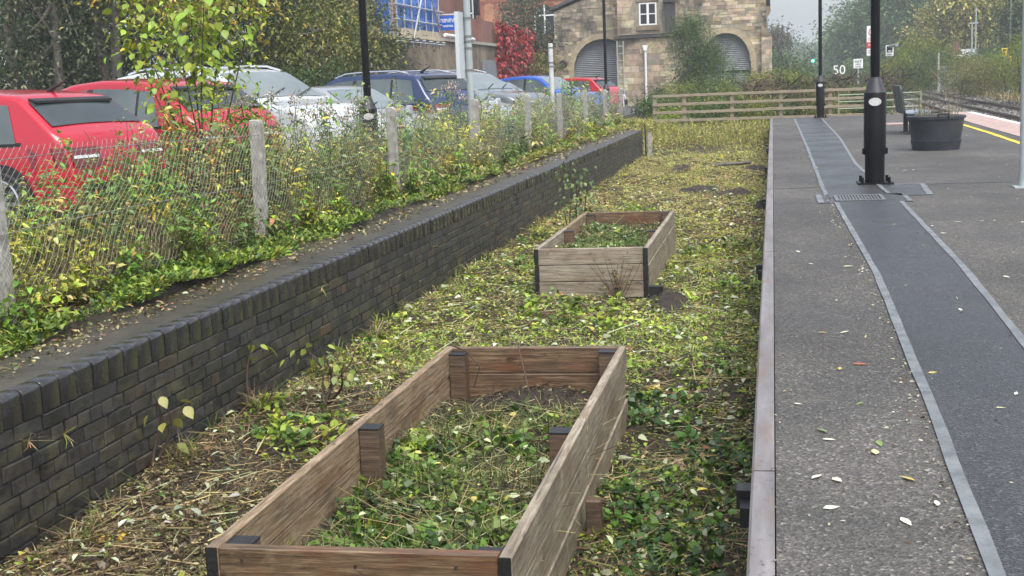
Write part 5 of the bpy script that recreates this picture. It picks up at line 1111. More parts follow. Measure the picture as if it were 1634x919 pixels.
for k, (xq, Y, r_, h, pal) in enumerate(shr):
    nm = {id(P_MID): 'mid green', id(P_YG): 'yellow-green', id(P_OL): 'olive'}[id(pal)]
    hp = 'tall' if h > 1.4 else 'low'
    bushy('scrub_bush', f'{hp} {nm} scrub bush '+SL[k], (float(PX(xq, 140, Y)[0]), Y, .4), r_, h, 2600, .12, pal, gsh, aspect=.35, clump=.2)
# dark buddleia spikes over the scrub
fo = Fol(); n = 420; xq = RNG.uniform(1185, 1440, n); Y = RNG.uniform(44, 52, n); A = np.array([PX(a, 140, b) for a, b in zip(xq, Y)]); A[:, 2] = RNG.uniform(1.15, 1.9, n)
B = A+np.stack([RNG.normal(0, .25, n), RNG.normal(0, .2, n), RNG.uniform(.05, .35, n)], 1); fo.stalks(A, B, .022, pick([((.06, .04, .03), 3), ((.1, .07, .04), 1)], n)); A2 = A.copy(); A2[:, 2] -= RNG.uniform(.3, .8, n); fo.stalks(A2, A, .008, pick([(BROWN, 1)], n))
tag(fo.build('dead_flower_spikes', DRY), 'brown dead flower spikes over the scrub behind the fence', 'flower spikes', kind='stuff')
# far side of the line
rt_ = 'misty trees across the railway line'
for (xq, Y, trunkh, crowns, n, leaf, pal, lab) in (
    (1425, 165, 9, [(0, 0, 8, 4.6, 5, 7, 3), (-3.6, 0, 5, 2.6, 3, 4.5, 2)], 9000, .5, P_HAZE, 'big misty green tree behind the warning sign'),
    (1480, 150, 9, [(0, 0, 9, 5.5, 5, 7, 3), (3, 0, 4, 4, 4, 4, 1)], 9000, .48, P_HAZE, 'tall misty green tree left of the yellowing tree'),
    (1545, 122, 7, [(0, 0, 6.8, 3.6, 3.4, 3.6, 3), (-2.6, 0, 5.0, 2.2, 2, 2.4, 1), (2.6, 0, 6.5, 2.4, 2.2, 2.6, 1)], 9000, .36, [((.3, .29, .06), 3), ((.38, .33, .09), 2), ((.19, .21, .05), 2)], 'big yellowing tree behind the twin poles'),
    (1592, 140, 7, [(0, 0, 6, 4.5, 4, 5.5, 1)], 7000, .42, P_HAZE, 'dark green tree behind the thin mast'),
    (1650, 96, 6, [(0, 0, 5, 2.2, 2.2, 4.6, 2), (-.6, 0, 2, 1.6, 1.6, 2, 1)], 8000, .25, P_DARK, 'dark green tree at the right edge beyond the line'),
    (1378, 205, 9, [(0, 0, 6, 4.5, 4, 6, 1)], 7000, .6, P_HAZE, 'misty tree at the bend of the line'),
    (1352, 270, 7, [(0, 0, 5, 4, 4, 5, 1)], 6000, .75, P_HAZE, 'faint tree far along the line beside the bend'),
    (1318, 330, 5, [(0, 0, 3.5, 4.5, 4, 4, 1)], 6000, .9, P_HAZE, 'faint rounded tree beyond the green signal'),
    (1290, 300, 3, [(0, 0, 2, 4.5, 4, 2.6, 1)], 5000, .8, P_HAZE, 'low faint tree left of the green signal'),
    (1268, 420, 8, [(0, 0, 5, 3.6, 3.6, 6, 1)], 5000, 1.0, P_HAZE, 'faint pointed tree farthest down the valley'),
    (1241, 130, 6.5, [(-.4, 0, 5, 1.3, 2, 1.6, 1.2), (-1, 0, 2, 2, 2, 2, 1)], 2600, .28, [((.14, .12, .09), 3), ((.1, .1, .06), 2)], 'bare brownish tree beside the shed buttress'),
    (1252, 110, 2.4, [(0, 0, 1.6, 2.4, 2.4, 1.5, 1)], 4000, .3, P_HAZE, 'low green tree beyond the shed buttress')):
    tree('distant_tree', lab, (float(PX(xq, 110, Y)[0]), Y, .4), [(0, 0, trunkh, .25), (.6, 0, trunkh*.8, .18)], crowns, int(n*1.5), leaf, pal, rt_, clump=leaf*2.4)
for (xq, Y, r_, h, n, leaf, pal, lab) in ((1470, 92, 1.9, 3.4, 5500, .2, P_YG, 'pale green bush beside the pictogram sign'), (1440, 96, 1.6, 3.6, 4000, .22, P_YG, 'tall pale bush directly behind the pictogram sign'), (1492, 88, 1.5, 2.2, 3500, .18, P_MID, 'green bush left of the palisade fence'),
    (1535, 74, 1.5, 1.7, 4200, .15, P_OL, 'straggly yellow bush in front of the palisade fence'), (1572, 72, 1.5, 1.7, 4200, .15, P_OL, 'straggly yellow bush below the yellow board'), (1605, 70, 1.3, 1.6, 3500, .15, P_OL, 'straggly bush right of the yellow boards'), (1630, 66, 1.2, 2.6, 3500, .15, P_YG, 'bright green bush behind the steel pole'),
    (1560, 90, 1.8, 2.4, 3000, .2, P_DARK, 'dark bush behind the palisade fence by the hut'), (1590, 92, 1.6, 2.4, 3000, .2, P_DARK, 'dark bush behind the palisade fence by the thin mast'), (1400, 120, 3, 3, 4500, .3, P_HAZE, 'misty bush beyond the lamp post along the track'), (1360, 140, 3, 2.6, 3500, .32, P_HAZE, 'misty bush beyond the HST board')):
    bushy('bank_bush', lab, (float(PX(xq, 120, Y)[0]), Y, .9 if xq > 1460 else .3), r_, h, n, leaf, pal, 'bushes on the bank across the line', aspect=.3, clump=.3)
far = Fol(); n = 26000; xx = RNG.uniform(-160, 230, n); yy = RNG.uniform(330, 620, n); hmax = 4.5+1.5*np.sin(xx*.06)+1.2*np.sin(xx*.17+1)
keep = ~((xx > rail_x(2, yy)) & (xx < rail_x(16, yy))); xx, yy, hmax = xx[keep], yy[keep], hmax[keep]; n = len(xx)
P_ = np.stack([xx, yy, .4+hmax*RNG.uniform(0, 1, n)], 1); far.leaves(P_, sph(n), 2.2, 1.5, pick(P_HAZE, n), fine=False); tag(far.build('far_woodland', LEAF), 'misty woodland closing the valley far down the line', 'woodland', kind='stuff')
# grass and scrub on the bank across the line
fo = Fol(); n = 14000; Y = 48*(130/48)**RNG.uniform(0, 1, n); X = rail_x(0, Y)+RNG.gamma(2., 1.6, n)+12.0; Zg = ground_z(X, Y)
P_ = np.stack([X, Y, Zg], 1); s = RNG.uniform(.2, .6, n)*(1+Y/150); fo.blades(P_, np.stack([RNG.normal(0, .2, n), RNG.normal(0, .2, n), np.ones(n)], 1), s, .03*(1+Y/60), pick([(STRAW, 4), ((.25, .2, .09), 3), (OLIVE, 3), ((.16, .1, .06), 1)], n))
tag(fo.build('bank_grass', DRY), 'dry straw-coloured grass along the bank across the line', 'grass', kind='stuff')

# ------------------------------------------------------------------ sapling with large leaves by the fence
def sapling(label, base, stems, n_leaf, size, pal, meshes=6, top=True, name='sapling'):
    t = thing(name, label, 'sapling', base); base = np.array([float(q) for q in base]); cols = pick(pal, meshes, .25); lm = []
    for c in cols:
        V = []; prof = [(0, 0), (.12, .2), (.3, .33), (.5, .34), (.7, .24), (.88, .1), (1, 0)]
        for u, hw_ in prof: z = -.28*u*u; V += [(u, -hw_, z+.08*hw_), (u, 0, z-.03), (u, hw_, z+.08*hw_)]
        V = np.array(V)*size; F = []
        for i in range(len(prof)-1): a = i*3; F += [(a, a+1, a+4, a+3), (a+1, a+2, a+5, a+4)]
        C = np.tile(c, (len(V), 1)); me = npmesh('leaf', V, np.array(F), C, True); me.materials.append(LEAF); lm.append(me)
    sts = []
    for dx, dy, h in stems:
        ph = random.uniform(0, 6); pts = [base+np.array([dx*u+.03*math.sin(ph+5*u), dy*u+.03*math.cos(ph+4*u), h*u]) for u in np.linspace(0, 1, 8)]; MB().tube(pts, [.011*(1-.7*u) for u in np.linspace(0, 1, 8)], 6).build('stem', M('dark_red_stem', (.05, .03, .02), .6), t, True); sts.append(pts)
    for k in range(n_leaf):
        pts = random.choice(sts); u = random.uniform(.3 if n_leaf < 200 else .5, 1)**.8*7; i = min(6, int(u)); p = pts[i]+(pts[i+1]-pts[i])*(u-i)
        a = random.uniform(0, 6.283); o = link('leaf', random.choice(lm), None, t); br = random.uniform(.03, .22); q = p+np.array([math.cos(a)*br, math.sin(a)*br, random.uniform(-.03, .08)])
        s = random.uniform(.6, 1.15); o.location = q-base; o.rotation_euler = (random.gauss(0, .4), random.uniform(.1, .9), a); o.scale = (s, s, s)
    if n_leaf > 200:
        fo = Fol(); k = 1300; P_ = []
        for _ in range(k): pts = random.choice(sts); i = random.choice((3, 4, 4, 5, 5, 5, 6, 6, 6)); P_.append(pts[i]+(pts[i+1]-pts[i])*random.random()+np.array([random.gauss(0, .1), random.gauss(0, .1), random.gauss(.03, .06)]))
        az = RNG.uniform(0, 6.283, k); L = RNG.uniform(.04, .085, k); fo.leaves(np.array(P_), np.stack([np.cos(az), np.sin(az), RNG.normal(-.4, .4, k)], 1), L, L*.45, pick(pal, k)); tag(fo.build('small_leaves', LEAF, t), kind='stuff')
    return t
sapling('young sapling with large yellow-green leaves by the second red hatchback', (-5.25, 11.3, Z_TOP), [(-.45, .1, 2.4), (.02, .0, 2.5), (.25, .1, 2.45), (-.1, -.1, 2.1), (-.75, .3, 2.4), (.5, .2, 2.3), (.2, -.2, 2.3), (-.6, 0, 2.0)], 298, .105, [((.27, .36, .04), 6), ((.19, .3, .035), 5), ((.5, .42, .04), 1.3), ((.34, .38, .05), 2)], 9)
sapling('slender sapling with narrow leaves at the back corner of the silvery planter', (-2.5, 16.0, .05), [(0, 0, 1.1), (.15, .1, .95), (-.15, .05, 1.0), (.25, -.1, .8), (.05, .1, .9)], 190, .06, [((.13, .19, .05), 3), ((.18, .25, .07), 2), ((.07, .12, .035), 2)])
sapling('small leafy seedling with pale leaves against the brick wall', (-3.36, 6.35, .05), [(0, .0, .45), (.06, .06, .38)], 9, .075, [((.2, .25, .06), 3), ((.33, .33, .08), 1)], 3, name='seedling')
sapling('bright leafed seedling between the wall and the brown planter', (-2.95, 8.0, .03), [(0, 0, .42), (.15, .1, .35), (-.15, .1, .36), (.2, -.1, .3)], 44, .06, [((.15, .22, .04), 3), ((.24, .28, .06), 2)], 4, name='seedling')
sapling('tall thin seedling with pale leaves climbing the dark wall', (-3.38, 7.75, .05), [(0, 0, .62)], 5, .09, [((.3, .34, .06), 3), ((.13, .2, .04), 1)], 3, name='seedling')

# ------------------------------------------------------------------ bay floor: clippings, low weeds, litter
def yexp(n, a, b): return a*(b/a)**RNG.uniform(0, 1, n)
def inbox(x, y, m=0.):
    r_ = np.zeros(len(x), bool)
    for b_ in (B1, B2): r_ |= (x > b_[0]-m) & (x < b_[1]+m) & (y > b_[2]-m) & (y < b_[3]+m)
    return r_
def patch(x, y, k=1.): return np.sin(1.9*x*k+.7*y*k)+np.sin(.9*x*k-1.6*y*k+2)+.7*np.sin(3.7*x*k+2.9*y*k+4)
def bay_pal(x, y, kind):
    """0 litter, 1 leaf; palettes by zone of the bay"""
    n = len(x); litter = pick([(BROWN, 3), (STRAW, 2), ((.2, .15, .08), 3), (G_PALE, .8), (OLIVE, 2.5), (GOLD, .15)], n)
    near_r = pick([(G_MID, 4), ((.19, .28, .035), 4), (G_DARK, 2), (G_YEL, 2.5), (G_PALE, .9), (OLIVE, 2), (STRAW, 1.6), (BROWN, 2.2), ((.2, .15, .08), 1.5)], n); mid = pick([((.22, .31, .03), 6), (G_MID, 2), ((.3, .38, .05), 4), (G_PALE, 1), (STRAW, 1.3), (G_YELLOW, .4), (BROWN, 1.2), ((.22, .17, .09), 1.)], n)
    fr = pick([((.37, .36, .07), 5), (STRAW, 3.2), ((.27, .3, .06), 3), (OLIVE, 2), ((.34, .2, .1), 1.), (BROWN, 1.2)], n)
    out = litter.copy(); u = RNG.uniform(0, 1, n)
    wl = np.clip((-1.95-x)/.3, 0, 1)*np.clip((9.2-y)/1.2, 0, 1)
    sel = u > wl*.93; out[sel] = near_r[sel]
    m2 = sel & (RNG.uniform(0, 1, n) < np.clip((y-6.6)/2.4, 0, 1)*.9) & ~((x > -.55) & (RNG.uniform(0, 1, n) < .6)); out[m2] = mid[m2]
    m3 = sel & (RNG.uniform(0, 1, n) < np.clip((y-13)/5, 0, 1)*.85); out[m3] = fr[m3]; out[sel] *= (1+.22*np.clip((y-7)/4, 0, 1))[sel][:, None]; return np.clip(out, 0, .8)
cov = Fol()
n = 120000; y = yexp(n, 3.0, 42); x = RNG.uniform(-3.4, -.1, n); k = ~inbox(x, y) & (patch(x*1.3, y*1.1)+RNG.normal(0, .7, n) > np.where(y < 9, -.9, -1.5)); x, y = x[k], y[k]; n = len(x)
s = (1+.018*(y-4)); z = bay_z(x, y)+RNG.uniform(.0, .04, n)
D = np.stack([RNG.normal(0, 1, n), RNG.normal(0, 1, n), RNG.normal(.15, .3, n)], 1); L = RNG.uniform(.012, .042, n)*s
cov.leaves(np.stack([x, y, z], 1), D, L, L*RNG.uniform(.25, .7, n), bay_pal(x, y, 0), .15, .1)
nc = 7500; y = yexp(nc, 3.0, 40); x = RNG.uniform(-3.35, -.12, nc); u = RNG.uniform(0, 1, nc)
dens = np.where((x < -2.0) & (y < 8.5), .22, np.where(x > -.9, 1.0, .75)); k = (u < dens) & ~inbox(x, y, .05) & (patch(x, y, 1.3)+RNG.normal(0, .7, nc) > -.7); x, y = x[k], y[k]; nc = len(x); m = 8
cc = bay_pal(x, y, 1); g = np.clip(cc[:, 1:2], 0, 1); rep = np.repeat(np.arange(nc), m); N = nc*m; s = (1+.012*(y[rep]-4))
az = RNG.uniform(0, 6.283, N); el = RNG.uniform(-.1, .8, N); D = np.stack([np.cos(az)*np.cos(el), np.sin(az)*np.cos(el), np.sin(el)], 1); L = RNG.uniform(.012, .055, N)*s*RNG.uniform(.6, 1.4, nc)[rep]
P_ = np.stack([x[rep], y[rep], bay_z(x, y)[rep]], 1)+np.stack([np.cos(az), np.sin(az), np.abs(RNG.normal(.4, .5, N))], 1)*(.022*s)[:, None]
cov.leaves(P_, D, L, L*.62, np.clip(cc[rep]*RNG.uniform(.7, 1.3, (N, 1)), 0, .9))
n = 85000; y = yexp(n, 3.2, 41); x = RNG.uniform(-3.4, -.1, n); k = ~inbox(x, y, .02) & ((RNG.uniform(0, 1, n) < .45) | (y > 8)) & (patch(x+1, y, .8)+RNG.normal(0, 1, n) > -.5); x, y = x[k], y[k]; n = len(x); s = 1+.03*(y-4)
cov.blades(np.stack([x, y, bay_z(x, y)-.01], 1), np.stack([RNG.normal(0, .5, n), RNG.normal(0, .5, n), np.ones(n)], 1), RNG.uniform(.03, .1, n)*s, .0045*s, bay_pal(x, y, 1)*1.1, 1.1)
nc = 1500; y = yexp(nc, 3.0, 22); x = RNG.uniform(-3.3, -.14, nc); k = ~inbox(x, y, .07) & (patch(x*1.4+5, y*1.2, 1.)+RNG.normal(0, .35, nc) > np.where((x > -.9) & (y < 8), .3, np.where((x < -2.1) & (y < 8.2), 1.5, 1.0))); x, y = x[k], y[k]; nc = len(x); m = 11; rep = np.repeat(np.arange(nc), m); N = nc*m; s = 1+.012*(y[rep]-4)
dk = (x > -1.0) & (y < 8.5); cc = np.where(dk[:, None], pick([(G_DARK, 3), (G_MID, 3), ((.05, .1, .02), 2)], nc, .3), pick([(G_MID, 3), ((.2, .28, .03), 4), ((.28, .32, .04), 2)], nc, .3))
az = RNG.uniform(0, 6.283, N); el = RNG.uniform(.05, 1.1, N); D = np.stack([np.cos(az)*np.cos(el), np.sin(az)*np.cos(el), np.sin(el)], 1); L = RNG.uniform(.03, .075, N)*s*RNG.uniform(.6, 1.3, nc)[rep]
P_ = np.stack([x[rep], y[rep], bay_z(x, y)[rep]+.02], 1)+np.stack([np.cos(az), np.sin(az), np.abs(RNG.normal(.4, .6, N))], 1)*(.05*s)[:, None]
cov.leaves(P_, D, L, L*.68, np.clip(cc[rep]*RNG.uniform(.65, 1.35, (N, 1)), 0, .9))
n = 5000; x = RNG.uniform(-5.2, -.1, n); y = RNG.uniform(37.2, 41.4, n); x[:1800] = RNG.uniform(-5.4, -3.3, 1800); y[:1800] = RNG.uniform(34.7, 42., 1800)
zb_ = np.where(x > -3.42, bay_z(x, y), ground_z(x, y)); cov.blades(np.stack([x, y, zb_-.02], 1), np.stack([RNG.normal(0, .25, n), RNG.normal(0, .25, n), np.ones(n)], 1), RNG.uniform(.12, .45, n), .016, pick([((.34, .29, .1), 3), (OLIVE, 2), ((.25, .26, .05), 3), (STRAW, 2)], n), .5)
L = RNG.uniform(.05, .1, n); cov.leaves(np.stack([x, y, zb_+RNG.uniform(0, .25, n)], 1), sph(n), L, L*.5, pick([((.34, .33, .06), 3), ((.24, .3, .04), 3), (STRAW, 1)], n))
tag(cov.build('ground_cover', LEAF), 'cut weeds, leaf clippings and low grass covering the bay floor', 'ground cover', kind='stuff')
lit = Fol(); n = 16000; y = yexp(n, 3.0, 34); x = RNG.uniform(-3.4, -.1, n); k = ~inbox(x, y, .02) & ((x < -1.9) | (RNG.uniform(0, 1, n) < .7)); x, y = x[k], y[k]; n = len(x)
A = np.stack([x, y, bay_z(x, y)+RNG.uniform(.01, .05, n)], 1); az = RNG.uniform(0, 6.283, n); Ls = RNG.gamma(2, .055, n)*(1+.04*(y-4)); B = A+np.stack([np.cos(az)*Ls, np.sin(az)*Ls, RNG.normal(.0, .12, n)*Ls], 1)
lit.stalks(A, B, RNG.uniform(.0015, .005, n)*(1+.03*(y-4)), pick([(STRAW, 3), (BROWN, 3), ((.2, .14, .08), 3), (G_PALE, .7)], n))
n = 1500; y = yexp(n, 3.2, 24); x = RNG.uniform(-3.4, -.15, n); k = ~inbox(x, y, .03); x, y = x[k], y[k]; n = len(x); L = RNG.uniform(.025, .07, n)*(1+.03*(y-4))
lit.leaves(np.stack([x, y, bay_z(x, y)+.05], 1), np.stack([RNG.normal(0, 1, n), RNG.normal(0, 1, n), RNG.normal(.2, .3, n)], 1), L, L*.55, pick([((.5, .52, .4), 2), ((.36, .4, .25), 4), ((.4, .35, .08), 1.), ((.2, .09, .05), .6)], n), .2, .2)
n = 9000; y = yexp(n, 3.2, 10); x = RNG.uniform(-3.4, -2.05, n); A = np.stack([x, y, bay_z(x, y)+RNG.uniform(.0, .03, n)], 1); az = RNG.uniform(0, 6.283, n); Ls = RNG.gamma(1.6, .03, n); lit.stalks(A, A+np.stack([np.cos(az)*Ls, np.sin(az)*Ls, RNG.normal(.02, .15, n)*Ls], 1), RNG.uniform(.001, .003, n), pick([(STRAW, 2), (BROWN, 4), ((.04, .03, .02), 3), ((.28, .2, .12), 2), (OLIVE, 2)], n))
# dry root tufts against the foot of the wall
nt_ = 150; ty = yexp(nt_, 4.6, 32); ty += .25*np.sin(ty*5.3); tx = RNG.normal(-3.31, .06, nt_); rep = np.repeat(np.arange(nt_), 13); N = len(rep)
lit.blades(np.stack([tx[rep], ty[rep], bay_z(tx, ty)[rep]], 1), np.stack([RNG.normal(.3, .35, N), RNG.normal(0, .5, N), np.ones(N)], 1), RNG.uniform(.03, .12, N)*RNG.uniform(.5, 2.2, nt_)[rep], .005*(1+.05*ty[rep]), pick([(STRAW, 2), (BROWN, 3), ((.2, .13, .07), 2), (G_MID, 2), (G_YEL, 1)], N), 1.2)
tag(lit.build('plant_litter', DRY), 'pale cut leaves, dry stalks and twigs littering the bay floor', 'litter', kind='stuff')
# disturbed earth mounds farther along
for k, (mx, my, sx_, sy_) in enumerate(((-.75, 23.4, .42, .5), (-1.35, 24.2, .5, .6), (-.42, 29.6, .35, .6), (-1.0, 12.0, .28, .4), (-2.15, 8.9, .3, .35), (-2.1, 30., .3, .8), (-.2, 20.7, .12, .5))):
    n = 14; V = []; F = []
    for i in range(n):
        for j in range(n):
            u, v = i/(n-1)*2-1, j/(n-1)*2-1; h = max(0, 1-u*u-v*v); V.append((mx+u*sx_, my+v*sy_, float(bay_z(mx+u*sx_, my+v*sy_))+.13*h**.7*(.6+.6*random.random())-.02))
    for i in range(n-1):
        for j in range(n-1): a = i*n+j; F.append((a, a+n, a+n+1, a+1))
    o = MB()._add(V, F).build('soil_mound', m_soil); tag(o, ['dark soil mound right of the middle of the grassy bay past the silvery planter', 'broad dark soil mound beside another one past the silvery planter', 'soil mound at the thick end of the broken branch', 'dark soil heap at the foot of the silvery planter corner', 'dark soil patch between the brown and silvery planters', 'narrow soil ridge left of the broken branch', 'soil and roots against the platform edging past the silvery planter'][k], 'soil mound', 'soil mounds along the bay')
o = MB().tube([(-1.35, 30.2, .1), (-.75, 30.0, .13), (-.5, 29.9, .16)], .045, 6).build('broken_branch', m_bark); tag(o, 'broken pale branch lying across the bay by a soil mound', 'branch')

# weeds growing in each planter
def box_weeds(b_, n1, nb, pal, lab, H, soilz, bare=.4):
    t = thing('planter_weeds', lab, 'weeds', ((b_[0]+b_[1])/2, (b_[2]+b_[3])/2, soilz)); fo = Fol()
    def smp(n): return RNG.uniform(b_[0]+.08, b_[1]-.08, n), b_[2]+.08+(b_[3]-b_[2]-.16-bare*.35)*RNG.uniform(0, 1, n)**1.15
    def zz(x, y): return soilz+.025*np.sin(x*6+y*3)+.02*np.sin(y*7-x*4)
    x, y = smp(n1); k = (patch(x, y, 2.1)+RNG.normal(0, .6, n1) > -.6) & (y < b_[3]-bare*(.3+RNG.uniform(0, 1, n1))); x, y = x[k], y[k]; nc = len(x); m = 9; rep = np.repeat(np.arange(nc), m); N = nc*m
    az = RNG.uniform(0, 6.283, N); el = RNG.uniform(.1, 1.2, N); D = np.stack([np.cos(az)*np.cos(el), np.sin(az)*np.cos(el), np.sin(el)], 1); L = RNG.uniform(.016, .046, N)*RNG.choice([.7, 1., 1.7], nc, p=[.4, .4, .2])[rep]; cc = pick(pal, nc)
    P_ = np.stack([x[rep], y[rep], zz(x, y)[rep]], 1)+np.stack([np.cos(az), np.sin(az), np.abs(RNG.normal(.4, .8, N))], 1)*.025
    fo.leaves(P_, D, L, L*.65, np.clip(cc[rep]*RNG.uniform(.7, 1.3, (N, 1)), 0, .9))
    x, y = smp(nb); P_ = np.stack([x, y, zz(x, y)], 1); fo.blades(P_, np.stack([RNG.normal(0, .6, nb), RNG.normal(0, .6, nb), np.ones(nb)], 1), RNG.uniform(.03, .12, nb), .0035, pick([(G_MID, 3), (G_YEL, 3), ((.3, .33, .12), 2), (OLIVE, 2)], nb), 1.0)
    fo.build('leaves', LEAF, t); f2 = Fol(); n = nb//3; x, y = smp(n); A = np.stack([x, y, zz(x, y)+RNG.uniform(0, .05, n)], 1); az = RNG.uniform(0, 6.283, n); Ls = RNG.gamma(2, .05, n); f2.stalks(A, A+np.stack([np.cos(az)*Ls, np.sin(az)*Ls, RNG.normal(.05, .3, n)*Ls], 1), .0022, pick([(STRAW, 3), ((.3, .3, .15), 2), (BROWN, 2)], n))
    n = 900; x = RNG.uniform(b_[0]+.06, b_[1]-.06, n); y = RNG.uniform(b_[3]-bare*1.1-.1, b_[3]-.06, n); A = np.stack([x, y, zz(x, y)+RNG.uniform(0, .03, n)], 1); Ls = RNG.gamma(1.6, .025, n); f2.stalks(A, A+sph(n)*Ls[:, None]*np.array([1, 1, .35]), RNG.uniform(.0015, .006, n), pick([(BROWN, 4), ((.03, .022, .016), 4), (STRAW, 1.2), ((.2, .22, .08), 1)], n))
    n = 130; x, y = smp(n); A = np.stack([x, y, zz(x, y)], 1); f2.stalks(A, A+np.stack([RNG.normal(0, .015, n), RNG.normal(0, .015, n), RNG.uniform(.05, .17, n)], 1), .003, pick([((.03, .025, .02), 1), (BROWN, 1)], n))
    n = 140; x, y = smp(n); L = RNG.uniform(.025, .06, n); f2.leaves(np.stack([x, y, zz(x, y)+.05], 1), np.stack([RNG.normal(0, 1, n), RNG.normal(0, 1, n), RNG.normal(.2, .3, n)], 1), L, L*.6, pick([(G_PALE, 3), ((.5, .44, .12), 1)], n))
    f2.build('dry_stalks', DRY, t); [tag(c_, kind='stuff') for c_ in t.children]
box_weeds(B1, 850, 5200, [(G_MID, 4), (G_DARK, 2), ((.13, .2, .035), 3), (G_YEL, 1)], 'short weeds and cut stalks filling the brown planter', .5, .205, 1.1)
box_weeds(B2, 1100, 4200, [((.1, .18, .04), 4), (G_MID, 4), (G_YEL, 1)], 'fresh green weeds filling the silvery planter', .5, .31)
dp_ = thing('dead_weed', 'dead brown weed with a few yellow leaves leaning on the silvery planter front', 'weed', (-1.5, 12.25, 0)); fo = Fol(); n = 22; A = np.tile(np.array([[-1.5, 12.28, .0]]), (n, 1))+RNG.normal(0, .03, (n, 3))*np.array([1, .4, 0]); B = A+np.stack([RNG.normal(0, .12, n), RNG.normal(0, .03, n), RNG.uniform(.12, .42, n)], 1); fo.stalks(A, B, .004, pick([(BROWN, 2), ((.14, .09, .05), 1)], n)); k = RNG.integers(0, n, 70); u = RNG.uniform(.3, 1, (70, 1)); fo.leaves(A[k]*(1-u)+B[k]*u, sph(70), .04, .02, pick([(BROWN, 3), ((.36, .33, .06), 2), ((.16, .1, .05), 2)], 70)); tag(fo.build('stems_and_leaves', DRY, dp_), kind='stuff')
w1 = thing('bare_stem', 'thin bare reddish stem curling up in the far end of the brown planter', 'plant', (-1.75, 7.55, .27)); MB().tube([(-1.82, 7.5, .27), (-1.78, 7.52, .4), (-1.86, 7.52, .5), (-1.95, 7.5, .54)], .005, 5).build('stem', M('dark_red_stem', (.05, .03, .02), .6), w1, True); MB().tube([(-1.45, 7.4, .27), (-1.5, 7.5, .4), (-1.55, 7.6, .52)], .004, 5).build('stem', MATS['dark_red_stem'], w1, True)
# small weeds rooted in wall joints
for k, (yy, z) in enumerate(((5.55, .5), (5.25, .55), (9.3, .62), (12.6, .5), (17.5, .45), (20.5, .6), (22.3, .4))):
    fo = Fol(); n = 9; P_ = np.tile(np.array([[WX+.005, yy, z]]), (n, 1)); fo.blades(P_, np.stack([np.full(n, .7), RNG.normal(0, .7, n), RNG.normal(.1, .7, n)], 1), RNG.uniform(.05, .12, n)*(1+k*.12), .006, pick([(STRAW, 3), (G_YEL, 1), ((.3, .12, .06), 1)], n), .6)
    tag(fo.build('wall_weed', DRY), 'small dry weed tuft rooted in a joint of the dark brick wall', 'weed', 'weeds rooted in the brick wall')

# ------------------------------------------------------------------ verge weeds and fence-line undergrowth
vg = Fol(); nc = 6500; y = yexp(nc, 4.3, 37); x = -3.98-RNG.gamma(1.6, .16, nc); k = (patch(x*2, y, 1.2)+RNG.normal(0, .8, nc) > -.9) & (x > -4.7); x, y = x[k], y[k]; nc = len(x); m = 9; rep = np.repeat(np.arange(nc), m); N = nc*m; s = 1+.025*(y[rep]-5)
az = RNG.uniform(0, 6.283, N); el = RNG.uniform(.1, 1.25, N); D = np.stack([np.cos(az)*np.cos(el), np.sin(az)*np.cos(el), np.sin(el)], 1); L = RNG.uniform(.022, .06, N)*s*RNG.uniform(.6, 1.3, nc)[rep]
cc = pick([((.14, .22, .035), 4), (G_MID, 3), (G_YEL, 3), (G_DARK, 1), ((.3, .28, .05), 1)], nc); yel = RNG.uniform(0, 1, nc) < np.clip((y-13)/12, 0, .6); cc[yel] = pick([((.28, .26, .06), 3), (STRAW, 2), (G_YEL, 2)], int(yel.sum()))
P_ = np.stack([x[rep], y[rep], verge_z(x, y)[rep]], 1)+np.stack([np.cos(az), np.sin(az), np.abs(RNG.normal(.3, .4, N))], 1)*(.04*s)[:, None]; vg.leaves(P_, D, L, L*.45, np.clip(cc[rep]*RNG.uniform(.7, 1.3, (N, 1)), 0, .9))
n = 9000; y = yexp(n, 4.4, 38); x = -3.62-RNG.gamma(2.2, .24, n); L = RNG.uniform(.012, .045, n)*(1+.03*(y-5)); vg.leaves(np.stack([x, y, np.where(x > -3.98, Z_TOP-.003, verge_z(x, y)+.02)], 1), np.stack([RNG.normal(0, 1, n), RNG.normal(0, 1, n), RNG.normal(.2, .3, n)], 1), L, L*.5, pick([(BROWN, 3), (STRAW, 3), (OLIVE, 3), (G_PALE, .6), ((.3, .12, .05), .6)], n), .15, .1)
tag(vg.build('verge_weeds', LEAF), 'bright low weeds spilling onto the wet wall top below the fence', 'weeds', kind='stuff')
ug = Fol(); dry = Fol()
npl = 880; py = yexp(npl, 5.4, 38.5); pxx = -4.56-RNG.uniform(0, 1.0, npl); pxx[740:] = -4.3-RNG.uniform(0, .12, 140); ph = np.clip(RNG.normal(.66, .24, npl), .2, 1.25)*np.where(pxx > -4.5, .42, np.where(pxx > -4.7, .8, 1.))*np.interp(py/-pxx, [1.2, 1.6, 1.9, 2.2, 2.6], [.4, .65, 1.0, 1.28, 1.05])
pals = [[(G_MID, 3), ((.09, .18, .025), 3), ((.14, .22, .035), 2)], [(G_YEL, 3), ((.3, .3, .05), 3), (G_YELLOW, 1.5)], [((.2, .2, .06), 3), (OLIVE, 2), (STRAW, 1.5)], [((.12, .16, .07), 3), ((.07, .11, .04), 3)], [((.22, .09, .045), 1), ((.2, .19, .06), 3), (G_YEL, 1), ((.36, .24, .06), 1)]]
